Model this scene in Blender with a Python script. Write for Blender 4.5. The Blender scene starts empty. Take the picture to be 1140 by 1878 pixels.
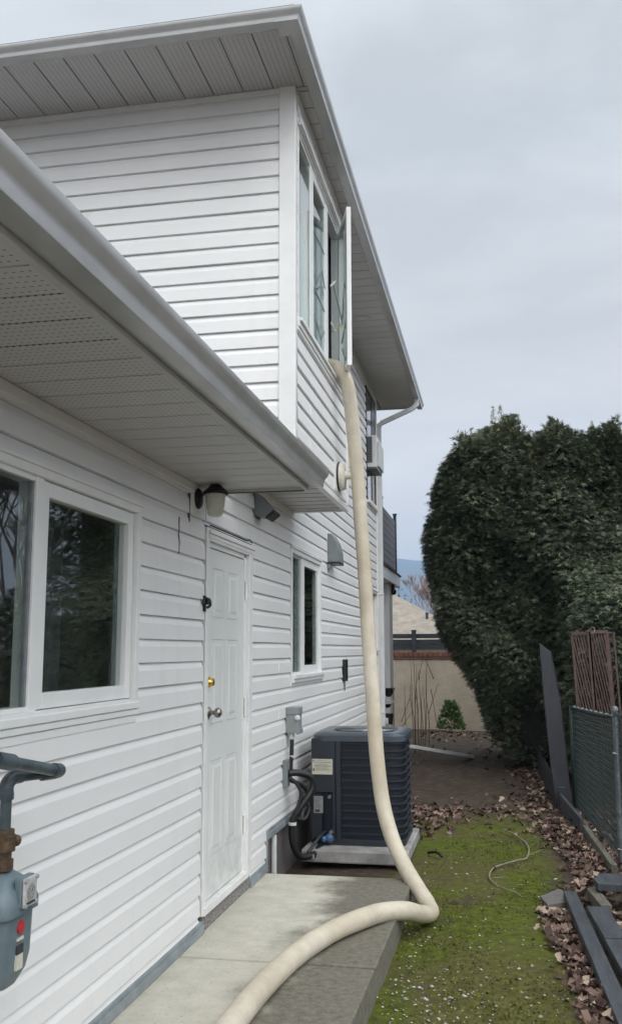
import bpy, math, random
import numpy as np
from mathutils import Vector, Matrix
random.seed(7); rng = np.random.default_rng(11)
S = bpy.context.scene
R = math.radians
# ------------------------------------------------------------------ camera, sky, sun, exposure
cam = bpy.data.cameras.new('camera'); co = bpy.data.objects.new('camera', cam); S.collection.objects.link(co)
cr = Vector((0.981064622, 0.193668182, -0.002200347)); cu = Vector((0.030311554, -0.142308670, 0.989358101)); cf = Vector((-0.191294057, 0.970690928, 0.145484386))
m = Matrix((cr, cu, -cf)).transposed().to_4x4(); m.translation = (0, 0, 1.526); co.matrix_world = m
cam.sensor_fit = 'VERTICAL'; cam.sensor_height = 24; cam.lens = 24*1725.4/1878; cam.clip_start = .05; cam.clip_end = 20000
S.camera = co
SUN_EL, SUN_AZ = 46, 152          # degrees; azimuth measured from +Y (ahead) clockwise towards +X
w = bpy.data.worlds.new("World"); S.world = w; w.use_nodes = True
nt = w.node_tree; N = nt.nodes; L = nt.links; N.clear()
out = N.new('ShaderNodeOutputWorld'); bg = N.new('ShaderNodeBackground'); sky = N.new('ShaderNodeTexSky')
sky.sky_type = 'NISHITA'; sky.sun_disc = False; sky.sun_elevation = R(SUN_EL); sky.sun_rotation = R(SUN_AZ); sky.dust_density = 3
bg.inputs[1].default_value = .1
tc = N.new('ShaderNodeTexCoord'); sep = N.new('ShaderNodeSeparateXYZ'); L.new(tc.outputs['Generated'], sep.inputs[0])
grad = N.new('ShaderNodeValToRGB'); L.new(sep.outputs[2], grad.inputs[0])     # overcast: the zenith is brighter than the horizon
ge = grad.color_ramp.elements; ge[0].position = 0; ge[0].color = (.50, .435, .38, 1); ge[1].position = 1; ge[1].color = (.36, .37, .375, 1)
e = ge.new(.22); e.color = (.375, .365, .350, 1)
e = ge.new(.5); e.color = (.31, .325, .332, 1)
mp = N.new('ShaderNodeMapping'); mp.inputs['Scale'].default_value = (1.3, 1.3, 4.0); L.new(tc.outputs['Generated'], mp.inputs[0])
n1 = N.new('ShaderNodeTexNoise'); n1.inputs['Scale'].default_value = 2.1; n1.inputs['Detail'].default_value = 6; n1.inputs['Roughness'].default_value = .5; n1.inputs['Distortion'].default_value = .4
L.new(mp.outputs[0], n1.inputs['Vector'])
cr2 = N.new('ShaderNodeMapRange'); cr2.inputs[1].default_value = .34; cr2.inputs[2].default_value = .66; cr2.inputs[3].default_value = 18.8; cr2.inputs[4].default_value = 25.2
L.new(n1.outputs[0], cr2.inputs[0])
vm = N.new('ShaderNodeVectorMath'); vm.operation = 'SCALE'; L.new(grad.outputs[0], vm.inputs[0])
# the cloud deck glows towards the hidden sun, behind the viewer
dt = N.new('ShaderNodeVectorMath'); dt.operation = 'DOT_PRODUCT'; L.new(tc.outputs['Generated'], dt.inputs[0])
dt.inputs[1].default_value = (math.sin(R(SUN_AZ))*math.cos(R(SUN_EL)), math.cos(R(SUN_AZ))*math.cos(R(SUN_EL)), math.sin(R(SUN_EL)))
gl = N.new('ShaderNodeMapRange'); gl.interpolation_type = 'SMOOTHSTEP'; L.new(dt.outputs['Value'], gl.inputs[0])
for k_, v_ in zip((1, 2, 3, 4), (-.05, 1, 1, 3.1)): gl.inputs[k_].default_value = v_
gm = N.new('ShaderNodeMath'); gm.operation = 'MULTIPLY'; L.new(cr2.outputs[0], gm.inputs[0]); L.new(gl.outputs[0], gm.inputs[1]); L.new(gm.outputs[0], vm.inputs['Scale'])
mx = N.new('ShaderNodeMix'); mx.data_type = 'RGBA'; mx.inputs[0].default_value = .93
L.new(sky.outputs[0], mx.inputs[6]); L.new(vm.outputs[0], mx.inputs[7]); L.new(mx.outputs[2], bg.inputs[0]); L.new(bg.outputs[0], out.inputs[0])
sl = bpy.data.lights.new('sun', 'SUN'); sl.energy = 1.0; sl.angle = R(35); sl.color = (1, .965, .91)
so = bpy.data.objects.new('sun', sl); S.collection.objects.link(so)
sd = Vector((math.sin(R(SUN_AZ))*math.cos(R(SUN_EL)), math.cos(R(SUN_AZ))*math.cos(R(SUN_EL)), math.sin(R(SUN_EL))))
so.rotation_euler = sd.to_track_quat('Z', 'Y').to_euler()
S.view_settings.view_transform = 'Standard'; S.view_settings.look = 'None'; S.view_settings.exposure = 0.20; S.view_settings.gamma = 1
S.cycles.max_bounces = 8; S.cycles.transparent_max_bounces = 12

# ------------------------------------------------------------------ materials
def mat(name, col, rough=.6, metal=0, var=.0, scale=6, bump=0, bscale=40, col2=None, spec=.5, ramp=(.35, .65), stretch=(1, 1, 1), coat=0):
    m = bpy.data.materials.new(name); m.use_nodes = True; nt = m.node_tree; N = nt.nodes; L = nt.links
    b = N['Principled BSDF']; b.inputs['Roughness'].default_value = rough; b.inputs['Metallic'].default_value = metal
    b.inputs['Specular IOR Level'].default_value = spec; b.inputs['Coat Weight'].default_value = coat
    tc = N.new('ShaderNodeTexCoord'); mp = N.new('ShaderNodeMapping'); mp.inputs['Scale'].default_value = stretch
    L.new(tc.outputs['Object'], mp.inputs[0])
    c = (*col, 1)
    if var or col2:
        c2 = (*col2, 1) if col2 else tuple(max(0, x*(1-var)) for x in col)+(1,)
        n = N.new('ShaderNodeTexNoise'); n.inputs['Scale'].default_value = scale; n.inputs['Detail'].default_value = 6; n.inputs['Roughness'].default_value = .6
        L.new(mp.outputs[0], n.inputs['Vector'])
        r = N.new('ShaderNodeValToRGB'); r.color_ramp.elements[0].position = ramp[0]; r.color_ramp.elements[1].position = ramp[1]
        r.color_ramp.elements[0].color = c2; r.color_ramp.elements[1].color = c
        L.new(n.outputs[0], r.inputs[0]); L.new(r.outputs[0], b.inputs['Base Color'])
    else: b.inputs['Base Color'].default_value = c
    if bump:
        n = N.new('ShaderNodeTexNoise'); n.inputs['Scale'].default_value = bscale; n.inputs['Detail'].default_value = 5; L.new(mp.outputs[0], n.inputs['Vector'])
        bp = N.new('ShaderNodeBump'); bp.inputs['Strength'].default_value = bump; bp.inputs['Distance'].default_value = .01
        L.new(n.outputs[0], bp.inputs['Height']); L.new(bp.outputs[0], b.inputs['Normal'])
    return m
M = {}
M['siding'] = mat('white_vinyl', (.80, .80, .795), .42, var=.06, scale=1.3, bump=.12, bscale=3, stretch=(1, .5, 3), ramp=(.3, .7))
def streaks(m):       # faint rain streaks and grime on the vinyl
    nt = m.node_tree; N = nt.nodes; L = nt.links; b = N['Principled BSDF']; src = b.inputs['Base Color'].links[0].from_socket
    geo = N.new('ShaderNodeNewGeometry'); q = N.new('ShaderNodeMapping'); q.inputs['Scale'].default_value = (9, 9, .7); L.new(geo.outputs['Position'], q.inputs[0])
    n = N.new('ShaderNodeTexNoise'); n.inputs['Scale'].default_value = 1; n.inputs['Detail'].default_value = 7; n.inputs['Roughness'].default_value = .62; L.new(q.outputs[0], n.inputs['Vector'])
    r = N.new('ShaderNodeMapRange'); L.new(n.outputs[0], r.inputs[0])
    for k, v in zip((1, 2, 3, 4), (.55, .85, 0, .16)): r.inputs[k].default_value = v
    sp = N.new('ShaderNodeSeparateXYZ'); L.new(geo.outputs['Position'], sp.inputs[0]); r2 = N.new('ShaderNodeMapRange'); L.new(sp.outputs[2], r2.inputs[0])
    for k, v in zip((1, 2, 3, 4), (.0, .42, .22, 0)): r2.inputs[k].default_value = v
    n2 = N.new('ShaderNodeTexNoise'); n2.inputs['Scale'].default_value = 14; n2.inputs['Detail'].default_value = 6; L.new(geo.outputs['Position'], n2.inputs['Vector'])
    m2 = N.new('ShaderNodeMath'); m2.operation = 'MULTIPLY'; L.new(r2.outputs[0], m2.inputs[0]); L.new(n2.outputs[0], m2.inputs[1])
    a = N.new('ShaderNodeMath'); a.operation = 'ADD'; L.new(r.outputs[0], a.inputs[0]); L.new(m2.outputs[0], a.inputs[1])
    x = N.new('ShaderNodeMix'); x.data_type = 'RGBA'; L.new(a.outputs[0], x.inputs[0]); L.new(src, x.inputs[6]); x.inputs[7].default_value = (.44, .41, .35, 1); L.new(x.outputs[2], b.inputs['Base Color'])
streaks(M['siding'])
M['trim'] = mat('white_trim', (.80, .80, .79), .4, var=.08, scale=5)
M['window_white'] = mat('window_vinyl', (.80, .81, .80), .35, var=.06, scale=7)
M['joint'] = mat('joint_shadow', (.17, .16, .155), .8)  # dark tone paints the shadow line between soffit panels
M['wrap'] = mat('dark_backing', (.10, .09, .085), .9)
M['gutter'] = mat('gutter_paint', (.50, .50, .495), .25, .25, var=.22, scale=4, stretch=(1, 1, 3), ramp=(.2, .6))
M['fascia'] = mat('fascia_paint', (.50, .49, .48), .45, var=.1, scale=4)
M['door'] = mat('door_paint', (.72, .735, .72), .35, var=.05, scale=3, bump=.05, bscale=9)
M['metal_dull'] = mat('galvanised', (.33, .35, .37), .4, .7, var=.3, scale=12)
M['flash'] = mat('grey_flashing', (.30, .34, .36), .5, .2, var=.25, scale=9)
M['black'] = mat('black_plastic', (.015, .015, .016), .45, var=.3, scale=20)
M['blackframe'] = mat('black_frame', (.02, .022, .026), .35)
M['bronze'] = mat('dark_bronze', (.028, .02, .022), .42, .3, var=.3, scale=30)
M['frost'] = mat('frosted_glass', (.55, .55, .47), .35, var=.12, scale=25, bump=.25, bscale=60)
M['brass'] = mat('brass', (.75, .5, .14), .22, 1)
def grime(m, z0, z1, amt, col=(.30, .27, .22, 1)):
    nt = m.node_tree; N = nt.nodes; L = nt.links; b = N['Principled BSDF']; src = b.inputs['Base Color'].links[0].from_socket
    geo = N.new('ShaderNodeNewGeometry'); sp = N.new('ShaderNodeSeparateXYZ'); L.new(geo.outputs['Position'], sp.inputs[0]); r = N.new('ShaderNodeMapRange'); L.new(sp.outputs[2], r.inputs[0])
    for k, v in zip((1, 2, 3, 4), (z0, z1, 1, 0)): r.inputs[k].default_value = v
    n = N.new('ShaderNodeTexNoise'); n.inputs['Scale'].default_value = 9; n.inputs['Detail'].default_value = 8; n.inputs['Roughness'].default_value = .7; L.new(geo.outputs['Position'], n.inputs['Vector'])
    q = N.new('ShaderNodeMapRange'); L.new(n.outputs[0], q.inputs[0])
    for k, v in zip((1, 2, 3, 4), (.42, .72, 0, amt)): q.inputs[k].default_value = v
    m2 = N.new('ShaderNodeMath'); m2.operation = 'MULTIPLY'; L.new(r.outputs[0], m2.inputs[0]); L.new(q.outputs[0], m2.inputs[1])
    x = N.new('ShaderNodeMix'); x.data_type = 'RGBA'; L.new(m2.outputs[0], x.inputs[0]); L.new(src, x.inputs[6]); x.inputs[7].default_value = col; L.new(x.outputs[2], b.inputs['Base Color'])
M['steel'] = mat('worn_steel', (.38, .36, .34), .28, 1, var=.35, scale=40)
M['dist'] = mat('hood_grey', (.20, .225, .23), .5, var=.15, scale=9)
M['hood_light'] = mat('hood_pale', (.62, .64, .63), .5, var=.1, scale=9)
M['cream'] = mat('cream_plastic', (.66, .63, .55), .45, var=.15, scale=12)
M['shingle'] = mat('shingle', (.10, .095, .09), .9, var=.5, scale=30, bump=.5, bscale=60)
M['found'] = mat('foundation_concrete', (.20, .19, .18), .9, col2=(.10, .095, .09), scale=5, bump=.5, bscale=30)
M['aggregate'] = mat('aggregate_step', (.30, .285, .27), .9, col2=(.10, .095, .09), scale=60, bump=1, bscale=80, ramp=(.4, .55))
M['room'] = mat('room_paint', (.30, .30, .29), .8)
M['curtain'] = mat('curtain', (.34, .33, .30), .9, var=.3, scale=3, stretch=(1, 8, .3))
M['curtain_grey'] = mat('grey_blind', (.15, .16, .16), .8, var=.2, scale=3, stretch=(1, 8, .3))
M['curtain_sky_tint'] = mat('sky_tint_blind', (.52, .66, .66), .8, var=.2, scale=3, stretch=(1, 8, .3))  # added blind; its teal paints the sky reflection in the bay panes
M['ac'] = mat('ac_paint', (.024, .030, .041), .40, var=.2, scale=6)
M['ac_dark'] = mat('ac_coil', (.006, .012, .022), .5, var=.4, scale=30)
M['ac_top'] = mat('ac_top', (.065, .08, .10), .28, var=.2, scale=8)
M['label'] = mat('paper_label', (.62, .60, .50), .5, var=.1, scale=20)
M['label_grey'] = mat('grey_label', (.34, .34, .33), .5, var=.2, scale=30)
M['ink'] = mat('ink', (.04, .04, .045), .6)
M['ink_mid'] = mat('faded_ink', (.25, .24, .2), .6)
M['red'] = mat('red_sticker', (.45, .03, .04), .5)
M['padc'] = mat('pad_concrete', (.36, .35, .34), .85, col2=(.2, .195, .19), scale=6, bump=.4, bscale=70)
M['hose'] = mat('ribbed_hose_vinyl', (.61, .555, .455), .5, col2=(.47, .40, .29), scale=1.7, bump=.2, bscale=26, ramp=(.28, .60))
M['meter'] = mat('meter_paint', (.15, .20, .23), .42, var=.25, scale=9)
M['pipe'] = mat('pipe_paint', (.075, .105, .12), .4, var=.5, scale=18, bump=.3, bscale=50)
M['rust'] = mat('corroded_brass', (.13, .085, .05), .6, .4, var=.5, scale=35, bump=.6, bscale=60)
M['clear'] = mat('index_cover', (.55, .55, .56), .25, var=.35, scale=50)
M['disc'] = mat('electrical_grey', (.26, .28, .285), .5, var=.12, scale=9)
M['wood_dark'] = mat('painted_timber', (.062, .070, .082), .6, col2=(.035, .038, .045), scale=4, bump=.4, bscale=18, stretch=(6, 1, 6))
M['wood_blue'] = mat('painted_plank', (.016, .018, .026), .65, var=.35, scale=3, bump=.3, bscale=18, stretch=(6, 6, 1))
M['wood_old'] = mat('weathered_timber', (.16, .15, .115), .85, col2=(.08, .075, .06), scale=6, bump=.6, bscale=30, stretch=(6, 1, 6))
M['wood_grey'] = mat('weathered_plank', (.17, .155, .145), .85, col2=(.085, .08, .078), scale=7, bump=.6, bscale=25, stretch=(1, 5, 3))
M['trellis'] = mat('red_brown_stain', (.105, .062, .054), .75, var=.4, scale=12)
M['chain'] = mat('green_vinyl_wire', (.005, .019, .017), .5, var=.3, scale=20)
M['chainpost'] = mat('green_post', (.025, .048, .045), .5, var=.4, scale=15)
M['galvpost'] = mat('grey_post', (.17, .20, .21), .5, .3, var=.5, scale=22, bump=.3)
M['stucco'] = mat('stucco', (.42, .36, .285), .95, col2=(.33, .28, .215), scale=2.5, bump=.8, bscale=22)
M['brick'] = mat('brick_cap', (.20, .075, .05), .85, var=.45, scale=9, bump=.4)
M['slat'] = mat('dark_slat', (.022, .030, .036), .6, var=.3, scale=4)
M['farroof'] = mat('beige_shingle', (.30, .265, .22), .9, col2=(.20, .178, .15), scale=3, bump=.6, bscale=14)
M['stem'] = mat('brown_stem', (.23, .155, .11), .9, var=.4, scale=20)
M['twigwood'] = mat('pale_twig', (.24, .22, .17), .8, var=.3, scale=20)
M['bark'] = mat('bark', (.07, .05, .038), .95, var=.4, scale=14, bump=.6)
M['pinkwood'] = mat('pink_twigs', (.40, .31, .30), .9, var=.4, scale=.8)
M['greytwig'] = mat('grey_twigs', (.11, .095, .09), .9, var=.3, scale=3)
M['hill'] = mat('far_hill', (.045, .065, .075), 1, var=.35, scale=.004)
M['fartree'] = mat('far_trees', (.16, .14, .135), 1, var=.5, scale=.3)
M['white_metal'] = mat('white_downspout', (.66, .67, .68), .35, var=.1, scale=6)
M['grille'] = mat('air_grille', (.07, .07, .06), .6, var=.3, scale=30)
M['rail'] = mat('balcony_slat', (.15, .15, .165), .5, var=.2, scale=3)
M['railpost'] = mat('balcony_post', (.04, .05, .06), .45)
M['shadewall'] = mat('painted_wall', (.70, .70, .70), .7, var=.06, scale=3)
M['yellow'] = mat('yellowed_bar', (.55, .45, .22), .5)

grime(M['door'], .1, .55, .7); grime(M['hose'], 20, 21, .35, (.26, .21, .15, 1)); grime(M['trim'], .0, .5, .4)
def soffit_mat(name, axis, col):      # perforated vented panels: rows of small slots cut through the sheet
    m = bpy.data.materials.new(name); m.use_nodes = True; nt = m.node_tree; N = nt.nodes; L = nt.links; b = N['Principled BSDF']
    b.inputs['Roughness'].default_value = .5
    tc = N.new('ShaderNodeTexCoord'); sp = N.new('ShaderNodeSeparateXYZ'); L.new(tc.outputs['Object'], sp.inputs[0])
    def cell(o, period, duty):
        a = N.new('ShaderNodeMath'); a.operation = 'MULTIPLY'; a.inputs[1].default_value = 1/period; L.new(o, a.inputs[0])
        f = N.new('ShaderNodeMath'); f.operation = 'FRACT'; L.new(a.outputs[0], f.inputs[0])
        g = N.new('ShaderNodeMath'); g.operation = 'LESS_THAN'; g.inputs[1].default_value = duty; L.new(f.outputs[0], g.inputs[0]); return g.outputs[0]
    along, across = (sp.outputs[0], sp.outputs[1]) if axis == 'X' else (sp.outputs[1], sp.outputs[0])
    c1 = cell(along, .022, .42); c2 = cell(across, .031, .17)
    mm = N.new('ShaderNodeMath'); mm.operation = 'MULTIPLY'; L.new(c1, mm.inputs[0]); L.new(c2, mm.inputs[1])
    n = N.new('ShaderNodeTexNoise'); n.inputs['Scale'].default_value = 2; n.inputs['Detail'].default_value = 4; L.new(tc.outputs['Object'], n.inputs['Vector'])
    rr = N.new('ShaderNodeValToRGB'); rr.color_ramp.elements[0].color = tuple(x*.88 for x in col)+(1,); rr.color_ramp.elements[1].color = (*col, 1); L.new(n.outputs[0], rr.inputs[0])
    x = N.new('ShaderNodeMix'); x.data_type = 'RGBA'; x.inputs[7].default_value = (.16, .15, .15, 1)
    L.new(mm.outputs[0], x.inputs[0]); L.new(rr.outputs[0], x.inputs[6]); L.new(x.outputs[2], b.inputs['Base Color'])
    return m
M['soffitX'] = soffit_mat('vented_soffit_x', 'X', (.56, .55, .545)); M['soffitY'] = soffit_mat('vented_soffit_y', 'Y', (.56, .55, .545))
M['soffit_plain'] = mat('soffit_panel', (.60, .59, .585), .5, var=.1, scale=2)

def glass_mat(name='window_glass', tint=(.88, .92, .91), boost=1.0, wav=.03):
    m = bpy.data.materials.new(name); m.use_nodes = True; nt = m.node_tree; N = nt.nodes; L = nt.links; N.clear()
    o = N.new('ShaderNodeOutputMaterial'); mi = N.new('ShaderNodeMixShader'); g = N.new('ShaderNodeBsdfGlossy'); t = N.new('ShaderNodeBsdfTransparent'); f = N.new('ShaderNodeFresnel')
    f.inputs[0].default_value = 1.62; gg = N.new('ShaderNodeNewGeometry'); mr_ = N.new('ShaderNodeMapRange'); mr_.inputs[3].default_value = 1.62; mr_.inputs[4].default_value = 1/1.62; L.new(gg.outputs['Backfacing'], mr_.inputs[0]); L.new(mr_.outputs[0], f.inputs[0]); g.inputs['Roughness'].default_value = .0; g.inputs[0].default_value = (boost, boost, boost, 1); t.inputs[0].default_value = (*tint, 1)
    n = N.new('ShaderNodeTexNoise'); n.inputs['Scale'].default_value = 2.2; bp = N.new('ShaderNodeBump'); bp.inputs['Strength'].default_value = wav; bp.inputs['Distance'].default_value = .02
    tc = N.new('ShaderNodeTexCoord'); L.new(tc.outputs['Object'], n.inputs['Vector']); L.new(n.outputs[0], bp.inputs['Height']); L.new(bp.outputs[0], g.inputs['Normal'])
    L.new(f.outputs[0], mi.inputs[0]); L.new(t.outputs[0], mi.inputs[1]); L.new(g.outputs[0], mi.inputs[2]); L.new(mi.outputs[0], o.inputs[0]); return m
M['glass'] = glass_mat()

def tint_mat(name, dark, mid, light, rough=.6, attr='tint', trans=0):    # per-leaf colour variation stored on the leaves
    m = bpy.data.materials.new(name); m.use_nodes = True; nt = m.node_tree; N = nt.nodes; L = nt.links; b = N['Principled BSDF']; b.inputs['Roughness'].default_value = rough
    b.inputs['Specular IOR Level'].default_value = .3
    a = N.new('ShaderNodeAttribute'); a.attribute_name = attr; r = N.new('ShaderNodeValToRGB'); r.color_ramp.elements[0].color = (*dark, 1); r.color_ramp.elements[1].color = (*light, 1)
    e = r.color_ramp.elements.new(.5); e.color = (*mid, 1); L.new(a.outputs['Fac'], r.inputs[0]); L.new(r.outputs[0], b.inputs['Base Color']); return m
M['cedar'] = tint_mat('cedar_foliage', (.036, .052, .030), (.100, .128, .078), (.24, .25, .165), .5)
M['shrub'] = tint_mat('shrub_foliage', (.04, .07, .02), (.10, .17, .05), (.20, .27, .10), .5)
M['leaf'] = tint_mat('dead_leaves', (.045, .026, .020), (.165, .105, .080), (.42, .33, .26), .7)
M['chip'] = tint_mat('stone_chips', (.12, .12, .10), (.27, .27, .23), (.54, .53, .45), .8)
M['core'] = mat('hedge_shade_core', (.012, .014, .010), 1, var=.4, scale=5)  # near-black tone stands in for shade inside the hedge

# ------------------------------------------------------------------ geometry helpers
COL = S.collection
def link(name, verts, faces, m, parent=None, smooth=False, bevel=0):
    me = bpy.data.meshes.new(name); me.from_pydata([tuple(v) for v in verts], [], [tuple(f) for f in faces]); me.update()
    if isinstance(m, str): m = M[m]
    me.materials.append(m)
    if smooth: me.polygons.foreach_set('use_smooth', [True]*len(me.polygons))
    o = bpy.data.objects.new(name, me); COL.objects.link(o)
    if parent is not None:
        o.parent = parent
        o.matrix_parent_inverse = parent_world(parent).inverted()
    if bevel:
        b = o.modifiers.new('bevel', 'BEVEL'); b.width = bevel; b.segments = 2; b.limit_method = 'ANGLE'; b.angle_limit = R(40)
    return o
def parent_world(p):
    mw = Matrix.LocRotScale(p.location, p.rotation_euler, p.scale)
    if p.parent: mw = parent_world(p.parent) @ p.matrix_parent_inverse @ mw
    return mw
def empty(name, label=None, cat=None, loc=(0, 0, 0), group=None):
    o = bpy.data.objects.new(name, None); COL.objects.link(o); o.location = loc; o.empty_display_size = .1
    return tag(o, label, cat, group)
def tag(o, label=None, cat=None, group=None, kind=None):
    if label: o['label'] = label
    if cat: o['category'] = cat
    if group: o['group'] = group
    if kind: o['kind'] = kind
    return o
class Fr:                                   # local frame on a wall: u along it, n out of it, z up
    def __init__(s, o, u, n): s.o = Vector(o); s.u = Vector(u); s.n = Vector(n)
    def __call__(s, u, n, z): return s.o+s.u*u+s.n*n+Vector((0, 0, z))
WORLD = Fr((0, 0, 0), (1, 0, 0), (0, 1, 0))
WALL = Fr((-1.65, 0, 0), (0, 1, 0), (1, 0, 0))
BAY = Fr((-1.2, 0, 0), (0, 1, 0), (1, 0, 0))
FRONT = Fr((0, 5.54, 0), (1, 0, 0), (0, -1, 0))
class MB:
    def __init__(s, fr=WORLD): s.v = []; s.f = []; s.fr = fr; s.mk = []
    def each(s, name, m, parent=None, **kw):      # one object per shape
        mk = s.mk+[(len(s.v), len(s.f))]; r = []
        for (v0, f0), (v1, f1) in zip(mk[:-1], mk[1:]):
            if v1 == v0: continue
            q = MB(); q.v = s.v[v0:v1]; q.f = [tuple(i-v0 for i in f) for f in s.f[f0:f1]]; r.append(q.build(name, m, parent, **kw))
        return r
    def pts(s, P, F): k = len(s.v); s.mk.append((k, len(s.f))); s.v += [Vector(p) for p in P]; s.f += [tuple(i+k for i in f) for f in F]; return s
    def box(s, u0, u1, n0, n1, z0, z1):
        fr = s.fr; P = [fr(u, n, z) for z in (z0, z1) for n in (n0, n1) for u in (u0, u1)]
        return s.pts(P, [(0, 2, 3, 1), (4, 5, 7, 6), (0, 1, 5, 4), (2, 6, 7, 3), (0, 4, 6, 2), (1, 3, 7, 5)])
    def bar(s, a, b, w, t, up=(0, 0, 1)):   # box between two points
        a, b = Vector(a), Vector(b); d = (b-a).normalized(); sx = d.cross(Vector(up))
        if sx.length < 1e-4: sx = d.cross(Vector((1, 0, 0)))
        sx.normalize(); sy = sx.cross(d)
        P = [p+sx*i*w/2+sy*j*t/2 for p in (a, b) for i in (-1, 1) for j in (-1, 1)]
        return s.pts(P, [(0, 1, 3, 2), (4, 6, 7, 5), (0, 4, 5, 1), (2, 3, 7, 6), (0, 2, 6, 4), (1, 5, 7, 3)])
    def tube(s, path, r, seg=12, caps=True):
        path = [Vector(p) for p in path]; n = len(path); rs = r if isinstance(r, (list, tuple)) else [r]*n
        t0 = (path[1]-path[0]).normalized(); up = Vector((0, 0, 1)) if abs(t0.z) < .9 else Vector((1, 0, 0)); nx = t0.cross(up).normalized()
        P = []
        for i, p in enumerate(path):
            t = (path[min(i+1, n-1)]-path[max(i-1, 0)]).normalized(); nx = (nx-t*nx.dot(t)).normalized(); ny = t.cross(nx)
            P += [p+(nx*math.cos(2*math.pi*k/seg)+ny*math.sin(2*math.pi*k/seg))*rs[i] for k in range(seg)]
        F = [(i*seg+k, i*seg+(k+1) % seg, (i+1)*seg+(k+1) % seg, (i+1)*seg+k) for i in range(n-1) for k in range(seg)]
        if caps: F += [tuple(range(seg))[::-1], tuple(range((n-1)*seg, n*seg))]
        return s.pts(P, F)
    def ball(s, c, r, sc=(1, 1, 1), seg=12, rings=8):
        P = []; c = Vector(c)
        for i in range(rings+1):
            a = math.pi*i/rings
            for k in range(seg): b = 2*math.pi*k/seg; P.append(c+Vector((math.sin(a)*math.cos(b)*r*sc[0], math.sin(a)*math.sin(b)*r*sc[1], math.cos(a)*r*sc[2])))
        return s.pts(P, [(i*seg+k, (i+1)*seg+k, (i+1)*seg+(k+1) % seg, i*seg+(k+1) % seg) for i in range(rings) for k in range(seg)])
    def lathe(s, c, axis, prof, seg=20):    # profile of (radius, height along axis)
        c = Vector(c); ax = Vector(axis).normalized(); a = ax.orthogonal().normalized(); b = ax.cross(a); P = []
        for r_, h in prof: P += [c+ax*h+(a*math.cos(2*math.pi*k/seg)+b*math.sin(2*math.pi*k/seg))*max(r_, 1e-4) for k in range(seg)]
        n = len(prof); F = [(i*seg+k, i*seg+(k+1) % seg, (i+1)*seg+(k+1) % seg, (i+1)*seg+k) for i in range(n-1) for k in range(seg)]
        return s.pts(P, F+[tuple(range(seg))[::-1], tuple(range((n-1)*seg, n*seg))])
    def prism(s, poly, d):                  # closed polygon of points, extruded by the vector d
        poly = [Vector(p) for p in poly]; d = Vector(d); n = len(poly)
        return s.pts(poly+[p+d for p in poly], [tuple(range(n))[::-1], tuple(range(n, 2*n))]+[(i, (i+1) % n, n+(i+1) % n, n+i) for i in range(n)])
    def sweep(s, prof, a, b):               # open profile of offset vectors swept from a to b
        a, b = Vector(a), Vector(b); n = len(prof)
        return s.pts([a+Vector(p) for p in prof]+[b+Vector(p) for p in prof], [(i, i+1, n+i+1, n+i) for i in range(n-1)])
    def build(s, name, m, parent=None, smooth=False, bevel=0, sharp=None):
        o = link(name, s.v, s.f, m, parent, smooth, bevel)
        if sharp:
            import bmesh
            bm = bmesh.new(); bm.from_mesh(o.data); bmesh.ops.recalc_face_normals(bm, faces=bm.faces)
            for e_ in bm.edges:
                if len(e_.link_faces) == 2 and e_.calc_face_angle(0) > R(sharp): e_.smooth = False
            for f_ in bm.faces: f_.smooth = True
            bm.to_mesh(o.data); bm.free()
        else:
            import bmesh
            bm = bmesh.new(); bm.from_mesh(o.data); bmesh.ops.recalc_face_normals(bm, faces=bm.faces); bm.to_mesh(o.data); bm.free()
        return o
def curve_pts(P, k=8):                      # Catmull-Rom through the points
    P = [Vector(p) for p in P]; Q = [P[0]*2-P[1]]+P+[P[-1]*2-P[-2]]; o = []
    for i in range(1, len(Q)-2):
        for j in range(k):
            t = j/k; a, b, c, d = Q[i-1:i+3]
            o.append(.5*((2*b)+(c-a)*t+(2*a-5*b+4*c-d)*t*t+(3*b-a-3*c+d)*t**3))
    return o+[P[-1]]

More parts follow.
